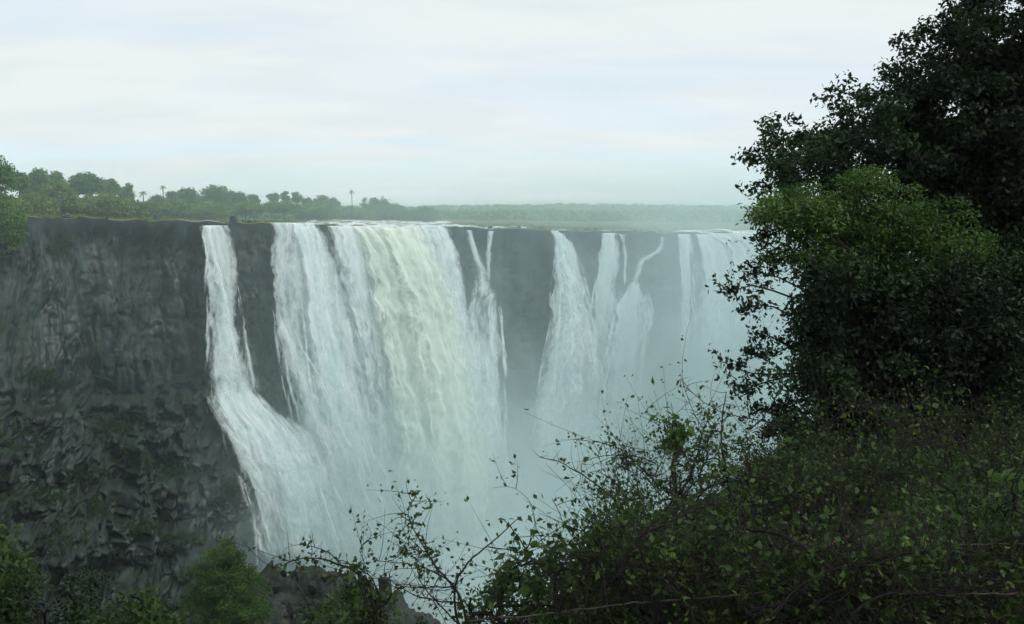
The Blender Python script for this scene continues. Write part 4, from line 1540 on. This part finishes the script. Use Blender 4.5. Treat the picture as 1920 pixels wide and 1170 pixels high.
def leafy(q, every, size, r, k=3, spread=0.02, start=0.0):
    """little leaf tufts along a branch"""
    n = len(q)
    idx = np.arange(int(n * start), n, every)
    c_ = np.repeat(q[idx], k, axis=0) + r.normal(size=(len(idx) * k, 3)) * spread
    s_ = size * r.uniform(0.5, 1.3, len(c_))
    V, Ft = leaves(c_, s_, None, 0.4, 0.62, r, 0.0)
    return V, Ft, np.repeat(r.random(len(c_)), 4)


def bramble(label, base_px, strokes, d, r, centres=None, crad=0.1, cper=40, lsize=0.04, nspur=200, spur=0.06, leaf_strokes=(), barkm=None, leafm=None, bright=(), ntw=120, twl=0.25, pale=()):
    barkm = barkm or M_twig
    leafm = leafm or M_leaf_bramble
    b = at(base_px[0], base_px[1], d)
    b[2] = float(bank_z(b[0], b[1])) - 0.03
    root = empty('bramble_bush', tuple(b))
    tag(root, label, 'bush', 'bramble bushes in the foreground')
    polys, ps = [], []
    nodes = []
    for k, (pts, dd, r0, r1) in enumerate(strokes):
        q, ra = stroke(pts, dd, r0, r1, r)
        ps.append((q, ra, M_bark_pale if k in pale else barkm))
        nodes.append(q)
    A = np.concatenate(nodes) if nodes else None
    if centres is not None:
        gp, GA, _ = grow(b, centres, 0.014, b + np.array([0, 0, 0.25]), 0.2, 0.0022, r=r)
        polys += gp
        A = GA if A is None else np.concatenate([A, GA])
    if polys:
        V, Fq = tubes(polys, 5)
        obj('stems', mesh_np('stems', V - b, Fq, barkm, smooth=True), root)
    for (q, ra, bm_) in ps:
        V, Fq = tubes([(q, ra)], 6)
        obj('branch', mesh_np('branch', V - b, Fq, bm_, smooth=True), root)
    tw = []
    if ntw:
        tw = twigs_from(A, ntw, twl, 0.0022, 0.35, r, None, 0.5, 6)
    sp = twigs_from(A, nspur, spur, 0.0018, 0.2, r, None, 0.2, 3) if nspur else []
    if tw or sp:
        V, Fq = tubes(tw + sp, 3)
        tag(obj('twigs', mesh_np('twigs', V - b, Fq, barkm), root), kind='stuff')
    LV, LF, LR, n0 = [], [], [], 0
    for k, every, kk in leaf_strokes:
        V, Ft, rn = leafy(nodes[k], every, lsize, r, kk, 0.022)
        LV.append(V), LF.append(Ft + n0), LR.append(rn)
        n0 += len(V)
    for (pts, ra) in tw[: len(tw) // 2]:
        V, Ft, rn = leafy(pts, 1, lsize * 0.8, r, 2, 0.02, 0.2)
        LV.append(V), LF.append(Ft + n0), LR.append(rn)
        n0 += len(V)
    if centres is not None and cper:
        nb_ = max(1, len(centres) // 7)
        V, Ft, rn = clump_leaves(centres[nb_:], crad if np.ndim(crad) == 0 else crad[nb_:], cper, lsize, 0.6, 0.8, 0.6, r, 0.2)
        LV.append(V), LF.append(Ft + n0), LR.append(rn)
        n0 += len(V)
        V, Ft, rn = clump_leaves(centres[:nb_], 0.16, max(8, cper // 3), lsize * 1.9, 0.55, 0.8, 0.8, r, 0.1)
        rn = np.clip(rn + 0.15, 0, 1)
        LV.append(V), LF.append(Ft + n0), LR.append(rn)
        n0 += len(V)
    if LV:
        fo = obj('foliage', mesh_np('foliage', np.concatenate(LV) - b, np.concatenate(LF), leafm, attrs={'rnd': np.concatenate(LR)}), root)
        tag(fo, kind='stuff')
    for (px, py, dd, sz) in bright:
        big_leaf(root, b, at(px, py, dd), sz, r)
    return root


def big_leaf(root, b, c_, sz, r):
    """one single oval leaf with a midrib fold"""
    f = np.linspace(0, 1, 8)
    w = 0.36 * sz * np.sin(np.pi * f ** 0.8) ** 0.8
    ax = np.array([r.uniform(-1, 1), -0.35, r.uniform(-0.5, 0.3)])
    ax /= np.linalg.norm(ax)
    sd_ = np.cross(ax, [0.1, -0.6, 0.8])
    sd_ /= np.linalg.norm(sd_)
    nn = np.cross(sd_, ax)
    mid = c_ + ax * ((f - 0.5) * sz)[:, None] - nn * (0.25 * sz * (f - 0.4) ** 2)[:, None]
    lf = mid + sd_ * w[:, None] + nn * (w * 0.25)[:, None]
    rg = mid - sd_ * w[:, None] + nn * (w * 0.25)[:, None]
    V = np.stack([lf, mid, rg], 1).reshape(-1, 3)
    me = mesh_np('leaf', V - b, grid_faces(8, 3), M_leaf_bright, attrs={'rnd': np.full(24, r.random())}, smooth=True)
    obj('leaf', me, root)


rb2 = np.random.default_rng(101)
# left-most arching brambles against the mist
bramble('thorny bramble arching left in front of the rock outcrop', (700, 1230), [
    ([(705, 1200), (700, 1120), (688, 1085), (650, 1062), (600, 1045), (560, 1045), (520, 1066)], [5.2, 5.2, 5.2, 5.1, 5.0, 5.0, 5.0], 0.009, 0.002),
    ([(640, 1055), (610, 1030), (560, 1018), (535, 1030)], 5.05, 0.003, 0.001),
    ([(700, 1130), (670, 1060), (640, 1050)], 5.2, 0.005, 0.002),
    ([(715, 1200), (712, 1110), (690, 1070), (640, 1075), (610, 1100)], 5.3, 0.006, 0.002),
    ([(690, 1075), (670, 1020), (720, 1000), (770, 995)], 5.2, 0.002, 0.0008)],
    5.2, rb2, lsize=0.036, nspur=130, spur=0.05, leaf_strokes=[(0, 1, 3), (2, 1, 3), (3, 2, 3)], ntw=90, twl=0.16,
    centres=poly_centres([(600, 1090), (650, 1066), (710, 1090), (760, 1130), (800, 1190), (600, 1200)], 5.0, 5.6, 24, rb2), crad=0.07, cper=20)
bramble('leafy bramble shoot with a curled tip standing up before the fall', (860, 1230), [
    ([(880, 1200), (868, 1130), (850, 1095), (820, 1070), (800, 1035), (780, 1000), (768, 980), (762, 960), (766, 938), (780, 930)], 4.8, 0.008, 0.0012),
    ([(800, 1035), (770, 1030), (745, 1042)], 4.8, 0.003, 0.001),
    ([(850, 1095), (800, 1062), (750, 1055), (710, 1052)], 4.85, 0.004, 0.0015),
    ([(880, 1190), (830, 1140), (790, 1100), (780, 1060)], 4.9, 0.005, 0.002),
    ([(850, 1100), (800, 1100), (740, 1102), (720, 1075)], 4.9, 0.004, 0.0015),
    ([(860, 1130), (800, 1125), (760, 1110), (730, 1085)], 4.9, 0.004, 0.0015)],
    4.8, rb2, lsize=0.032, nspur=150, spur=0.05, leaf_strokes=[(0, 1, 2), (1, 2, 2), (2, 2, 2), (3, 2, 2), (4, 2, 2)], ntw=90, twl=0.18)
bramble('long bare bramble hoop bending right over the mist', (860, 1240), [
    ([(862, 1200), (850, 1110), (860, 1075), (885, 1045), (920, 1020), (965, 975), (978, 968)], 4.6, 0.007, 0.0018),
    ([(915, 1025), (950, 1030), (990, 1040), (1010, 1055), (1005, 1100)], 4.6, 0.003, 0.001),
    ([(1000, 1010), (1005, 960), (985, 925), (950, 908), (922, 915)], 4.9, 0.002, 0.0008),
    ([(1035, 935), (1060, 985), (1090, 1030), (1110, 1080)], 5.0, 0.0018, 0.003)],
    4.6, rb2, lsize=0.032, nspur=90, spur=0.05, leaf_strokes=[(1, 2, 3)], ntw=30, twl=0.14,
    centres=poly_centres([(880, 1120), (940, 1080), (1030, 1090), (1060, 1190), (860, 1200)], 4.5, 5.2, 26, rb2), crad=0.08, cper=22)
LB = [(905, 1170), (925, 1090), (945, 1010), (960, 985), (1000, 1000), (1030, 1040), (1070, 1030), (1100, 980), (1120, 960), (1150, 1000), (1160, 1190), (900, 1190)]
bramble('leafy green bramble clump left of the tangled dead twigs', (1020, 1260), [
    ([(1050, 1190), (1010, 1080), (990, 1030), (960, 990), (945, 975)], 4.6, 0.008, 0.002),
    ([(1010, 1080), (1050, 1040), (1080, 1000), (1110, 985)], 4.6, 0.004, 0.0015),
    ([(1000, 1070), (960, 1085), (925, 1100)], 4.6, 0.003, 0.001)],
    4.6, rb2, centres=poly_centres(LB, 4.3, 5.6, 55, rb2), crad=0.08, cper=24, lsize=0.036, leaf_strokes=[(0, 2, 3), (1, 2, 3), (2, 2, 3)], nspur=250, spur=0.06, ntw=120, twl=0.2)

TW = [(1110, 960), (1130, 880), (1170, 850), (1230, 840), (1250, 790), (1290, 830), (1340, 770), (1400, 800), (1450, 840), (1440, 990), (1350, 1060), (1150, 1060)]
tc_ = poly_centres(TW, 5.4, 7.2, 120, rb2)
bramble('tangle of bare dark twigs standing up against the mist', (1240, 1170), [
    ([(1012, 857), (1040, 862), (1080, 882), (1120, 910), (1150, 932), (1180, 970), (1210, 1010), (1230, 1080)], 5.6, 0.0025, 0.008),
    ([(1200, 1010), (1240, 965), (1290, 905), (1305, 860), (1320, 800), (1345, 760)], 6.0, 0.012, 0.002),
    ([(1400, 1150), (1385, 1010), (1372, 940), (1360, 890), (1352, 820), (1356, 765), (1362, 735)], 6.0, 0.013, 0.0025),
    ([(1280, 715), (1300, 740), (1330, 762), (1360, 775), (1400, 785), (1440, 792), (1480, 800)], 6.4, 0.002, 0.005),
    ([(1090, 870), (1110, 858), (1150, 852), (1200, 856), (1230, 870)], 6.0, 0.002, 0.004),
    ([(1208, 775), (1230, 780), (1255, 800), (1285, 850), (1300, 900)], 6.2, 0.0018, 0.004),
    ([(1230, 1000), (1270, 950), (1330, 935), (1360, 900)], 6.0, 0.004, 0.002),
    ([(1122, 860), (1125, 830), (1150, 825), (1160, 850), (1200, 880), (1240, 930)], 6.0, 0.0015, 0.004),
    ([(1275, 700), (1290, 750), (1315, 800)], 6.4, 0.001, 0.0025)],
    6.0, rb2, centres=tc_, crad=0.10, cper=9, lsize=0.034, nspur=900, spur=0.09, ntw=620, twl=0.26, leafm=M_leaf_bramble)
YG = [(1268, 775), (1280, 800), (1292, 830), (1280, 845), (1245, 838), (1255, 805)]
bramble('upright shoot with yellowish leaves rising out of the bare twigs', (1265, 1150), [
    ([(1270, 1100), (1268, 950), (1266, 850), (1264, 790), (1258, 755)], 6.1, 0.007, 0.0015)],
    6.1, rb2, centres=poly_centres(YG, 6.0, 6.25, 14, rb2), crad=0.05, cper=26, lsize=0.035, leafm=M_leaf_lime, leaf_strokes=[(0, 4, 2)], nspur=40, ntw=30, twl=0.15, bright=[(1372, 884, 5.8, 0.06)])

# dense thickets further right
TH = [([(1090, 1010), (1180, 960), (1290, 970), (1390, 1000), (1400, 1200), (1000, 1200)], 4.2, 5.4, 100, (1220, 1270), 'dense leafy thicket below the bare twigs',
       [([(880, 1165), (960, 1158), (1050, 1150), (1130, 1138), (1200, 1130), (1300, 1122), (1400, 1116), (1470, 1105), (1535, 1094), (1620, 1090), (1720, 1120), (1780, 1200)], [3.9] * 9 + [4.1, 4.5, 5.0], 0.0035, 0.007)], [0]),
      ([(1380, 880), (1450, 850), (1560, 880), (1600, 960), (1560, 1060), (1380, 1060)], 6.0, 7.6, 75, (1480, 1150), 'green bush between the bare twigs and the grassy slope',
       [([(1290, 966), (1340, 972), (1390, 992), (1450, 998), (1510, 1025), (1560, 1072), (1610, 1120), (1660, 1180)], [4.6, 4.4, 4.1, 3.9, 3.75, 3.7, 3.7, 3.7], 0.004, 0.011),
        ([(1390, 870), (1430, 890), (1480, 918), (1520, 938)], 5.6, 0.003, 0.005)], [1]),
      ([(1380, 1060), (1560, 1050), (1700, 1060), (1700, 1210), (1380, 1210)], 4.0, 5.2, 120, (1540, 1280), 'dark brambly thicket at the bottom under the curved dead stem',
       [([(1560, 1000), (1600, 1010), (1650, 1060), (1700, 1120), (1720, 1180)], 3.75, 0.003, 0.006),
        ([(1400, 1150), (1500, 1120), (1560, 1060), (1600, 1000)], 3.75, 0.005, 0.002)], []),
      ([(1690, 960), (1800, 900), (1960, 880), (1960, 1210), (1700, 1210)], 4.4, 6.2, 190, (1830, 1280), 'dark bramble bush in the bottom right corner',
       [([(1740, 1026), (1800, 1022), (1860, 1020), (1960, 1020)], 4.15, 0.0025, 0.005),
        ([(1770, 1120), (1840, 1112), (1900, 1115), (1960, 1112)], 4.0, 0.003, 0.006),
        ([(1720, 980), (1745, 930), (1770, 880), (1778, 810), (1760, 780)], 7.5, 0.014, 0.006),
        ([(1855, 1015), (1852, 960), (1850, 880)], 5.0, 0.006, 0.003)], [0, 1]),
      ([(1480, 830), (1600, 815), (1760, 800), (1960, 780), (1960, 960), (1780, 960), (1600, 940), (1500, 900)], 7.6, 9.6, 36, (1700, 1010), 'low dark tangle of brambles on the slope under the big tree',
       [([(1640, 960), (1600, 900), (1560, 860), (1500, 845)], 7.8, 0.008, 0.002), ([(1800, 960), (1830, 880), (1880, 830), (1940, 800)], 7.8, 0.009, 0.002)], []),
      ]
BR = [[(1245, 1035, 4.2, 0.045), (1262, 1042, 4.2, 0.04), (1330, 1150, 4.0, 0.04)], [(1400, 960, 5.8, 0.06)], [(1440, 1122, 4.0, 0.05)],
      [(1700, 1016, 4.3, 0.065), (1733, 1012, 4.35, 0.055), (1765, 1095, 4.2, 0.05), (1850, 930, 5.0, 0.05)], []]
for (poly, a, b_, n, bp_, lab, st, pale), br_ in zip(TH, BR):
    pg = np.array(poly, float)
    (x0, y0), (x1, y1) = pg.min(0), pg.max(0)
    for k in range(40):
        sx_ = rb2.uniform(x0, x1)
        sy_ = rb2.uniform(0.5 * (y0 + y1), y1)
        ln_ = rb2.uniform(120, 330)
        dr_ = rb2.choice([-1, 1]) * rb2.uniform(0.3, 1.2)
        f_ = np.linspace(0, 1, 7)
        cx_ = sx_ + dr_ * ln_ * (0.25 * f_ + 0.6 * f_ ** 2) + rb2.normal(size=7) * 5
        cy_a = sy_ - ln_ * (0.9 * f_ - rb2.uniform(0.2, 0.75) * f_ ** 2) + rb2.normal(size=7) * 4
        cy_a = np.maximum(cy_a, y0 - 20)
        if cx_.min() < x0 + 10 or cy_a[0] - cy_a[-1] < 15:
            continue
        d0_ = rb2.uniform(a - 0.4, a + 0.2)
        st = st + [(list(zip(cx_, cy_a)), d0_, rb2.uniform(0.004, 0.009), 0.0015)]
    bramble(lab, bp_, st, 0.5 * (a + b_), rb2, centres=poly_centres(poly, a, b_, n, rb2), crad=rb2.uniform(0.07, 0.2, n), cper=32, lsize=0.04, nspur=1600, spur=0.11, ntw=900, twl=0.3, bright=br_, pale=pale)

# pale curled dead stem and reddish dry leaf
q, ra = stroke([(1530, 850), (1560, 852), (1595, 868), (1607, 895), (1600, 925), (1570, 960)], 6.2, 0.003, 0.002, rb2)
V, Fq = tubes([(q, ra)], 6)
o = obj('dead_stem', mesh_np('dead_stem', V, Fq, M_bark_pale, smooth=True))
tag(o, 'thin pale dead stem curling over the grassy slope', 'stem')
m, t, out = new_mat('dry_leaf')
d = N(t, 'ShaderNodeBsdfPrincipled', inp={'Roughness': 0.7})
g = N(t, 'ShaderNodeNewGeometry')
no = N(t, 'ShaderNodeTexNoise', inp={'Scale': 60.0, 'Detail': 4.0})
L(t, g.outputs['Position'], no.inputs['Vector'])
L(t, ramp(t, no.outputs[0], [(0.3, (0.10, 0.055, 0.03)), (0.7, (0.22, 0.13, 0.07))]), d.inputs['Base Color'])
L(t, d.outputs[0], out.inputs['Surface'])
q, _ = stroke([(1548, 1028), (1565, 1015), (1580, 1006), (1600, 1000)], 4.35, 0.003, 0.002, rb2, 9)
f = np.linspace(0, 1, 9)
w = 0.011 * np.sin(np.pi * np.clip(f, 0.03, 0.97))
V = np.stack([q + np.array([0, 0, 1]) * w[:, None], q + np.array([0, 0.012, 0]), q - np.array([0, 0, 1]) * w[:, None]], 1).reshape(-1, 3)
o = obj('dry_leaf', mesh_np('dry_leaf', V, grid_faces(9, 3), m, smooth=True))
tag(o, 'reddish brown dry leaf caught in the brambles', 'leaf')

# grass on the slope under the tree ------------------------------------------
rg_ = np.random.default_rng(4)
n = 90000
gx_ = rg_.uniform(0.5, 11, n)
gy_ = rg_.uniform(5.5, 16, n)
k = (gy_ < np.interp(gx_, EX, EYY) + 0.4) & (fbm(np.stack([gx_ / 0.9, gy_ / 0.9, gx_ * 0], -1), 3) > -0.35)
gx_, gy_ = gx_[k], gy_[k]
gz_ = bank_z(gx_, gy_)
n = len(gx_)
hh = rg_.uniform(0.1, 0.42, n)
az = rg_.uniform(0, 6.28, n)
ln = rg_.uniform(0.3, 1.1, n)
b0 = np.stack([gx_, gy_, gz_ - 0.02], -1)
dx = np.stack([np.cos(az), np.sin(az), 0 * az], -1)
sx = np.stack([-np.sin(az), np.cos(az), 0 * az], -1)
up_ = np.array([0, 0, 1.0])
m1 = b0 + up_ * (hh * 0.6)[:, None] + dx * (hh * ln * 0.3)[:, None]
tp = b0 + up_ * (hh * (1 - 0.3 * ln))[:, None] + dx * (hh * ln)[:, None]
w_ = 0.006
V = np.stack([b0 - sx * w_, b0 + sx * w_, m1 + sx * w_ * 0.8, m1 - sx * w_ * 0.8, tp], 1).reshape(-1, 3)
i = np.arange(n)[:, None] * 5
Fq = i + np.array([[0, 1, 2, 3]])
Ft = i + np.array([[3, 2, 4]])
gr = obj('bank_grass', mesh_np('bank_grass', V, [Fq, Ft], M_leaf_lime, attrs={'rnd': np.repeat(rg_.random(n), 5)}))
tag(gr, 'long grass on the dark slope below the big tree', 'grass', kind='stuff')

n = 1500
gx_ = rg_.uniform(-9, 14, n)
gy_ = rg_.uniform(3.5, 26, n)
e_ = gy_ - np.interp(gx_, EX, EYY)
k = (e_ < 9) & ((gx_ < -1.5) | (gy_ > 4.5)) & ~((e_ < -0.5) & (gx_ > 2.4) & (gy_ < 14))
gx_, gy_ = gx_[k], gy_[k]
cs = np.stack([gx_, gy_, bank_z(gx_, gy_) + 0.05], -1)
V, Ft, rn = clump_leaves(cs, rg_.uniform(0.2, 0.45, len(cs)), 34, 0.07, 0.5, 0.4, 0.8, rg_, 0.1)
sc = obj('ground_cover', mesh_np('ground_cover', V, Ft, M_leaf_bramble, attrs={'rnd': rn}))
tag(sc, 'low creeping scrub covering the near bank', 'ground cover', kind='stuff')

# bottom left: shrubs on the near bank below the viewpoint
LEFT = [([(-60, 1010), (20, 1000), (50, 1040), (60, 1110), (40, 1240), (-60, 1240)], 7.5, 8.6, 50, 0.06, 'dark leafy bush in the bottom left corner', M_leaf_bramble),
        ([(40, 1090), (130, 1060), (220, 1100), (210, 1240), (40, 1240)], 7.0, 8.2, 40, 0.05, 'twiggy dark bush right of the bottom left corner', M_leaf_dark),
        ([(150, 1150), (240, 1115), (300, 1125), (350, 1150), (360, 1250), (150, 1250)], 6.4, 7.2, 46, 0.055, 'brighter leafy shrub at the bottom left of the lime-green tree', M_leaf_bramble),
        ([(560, 1170), (640, 1120), (700, 1150), (740, 1240), (560, 1250)], 6.2, 7.0, 40, 0.04, 'low leafy shrub in front of the rock outcrop', M_leaf_bramble)]
for poly, a, b_, n, ls, lab, lm in LEFT:
    cs = poly_centres(poly, a, b_, n, rb2)
    pb = cs.mean(0)
    pb[2] = float(bank_z(pb[0], pb[1])) - 0.05
    plant('shrub', lab, 'shrub', pb, cs, 0.16, 46, ls, lm, M_twig, 0.03, r=rb2, ntw=60, twl=0.3, twr=0.003, stem='stem', crown='foliage')
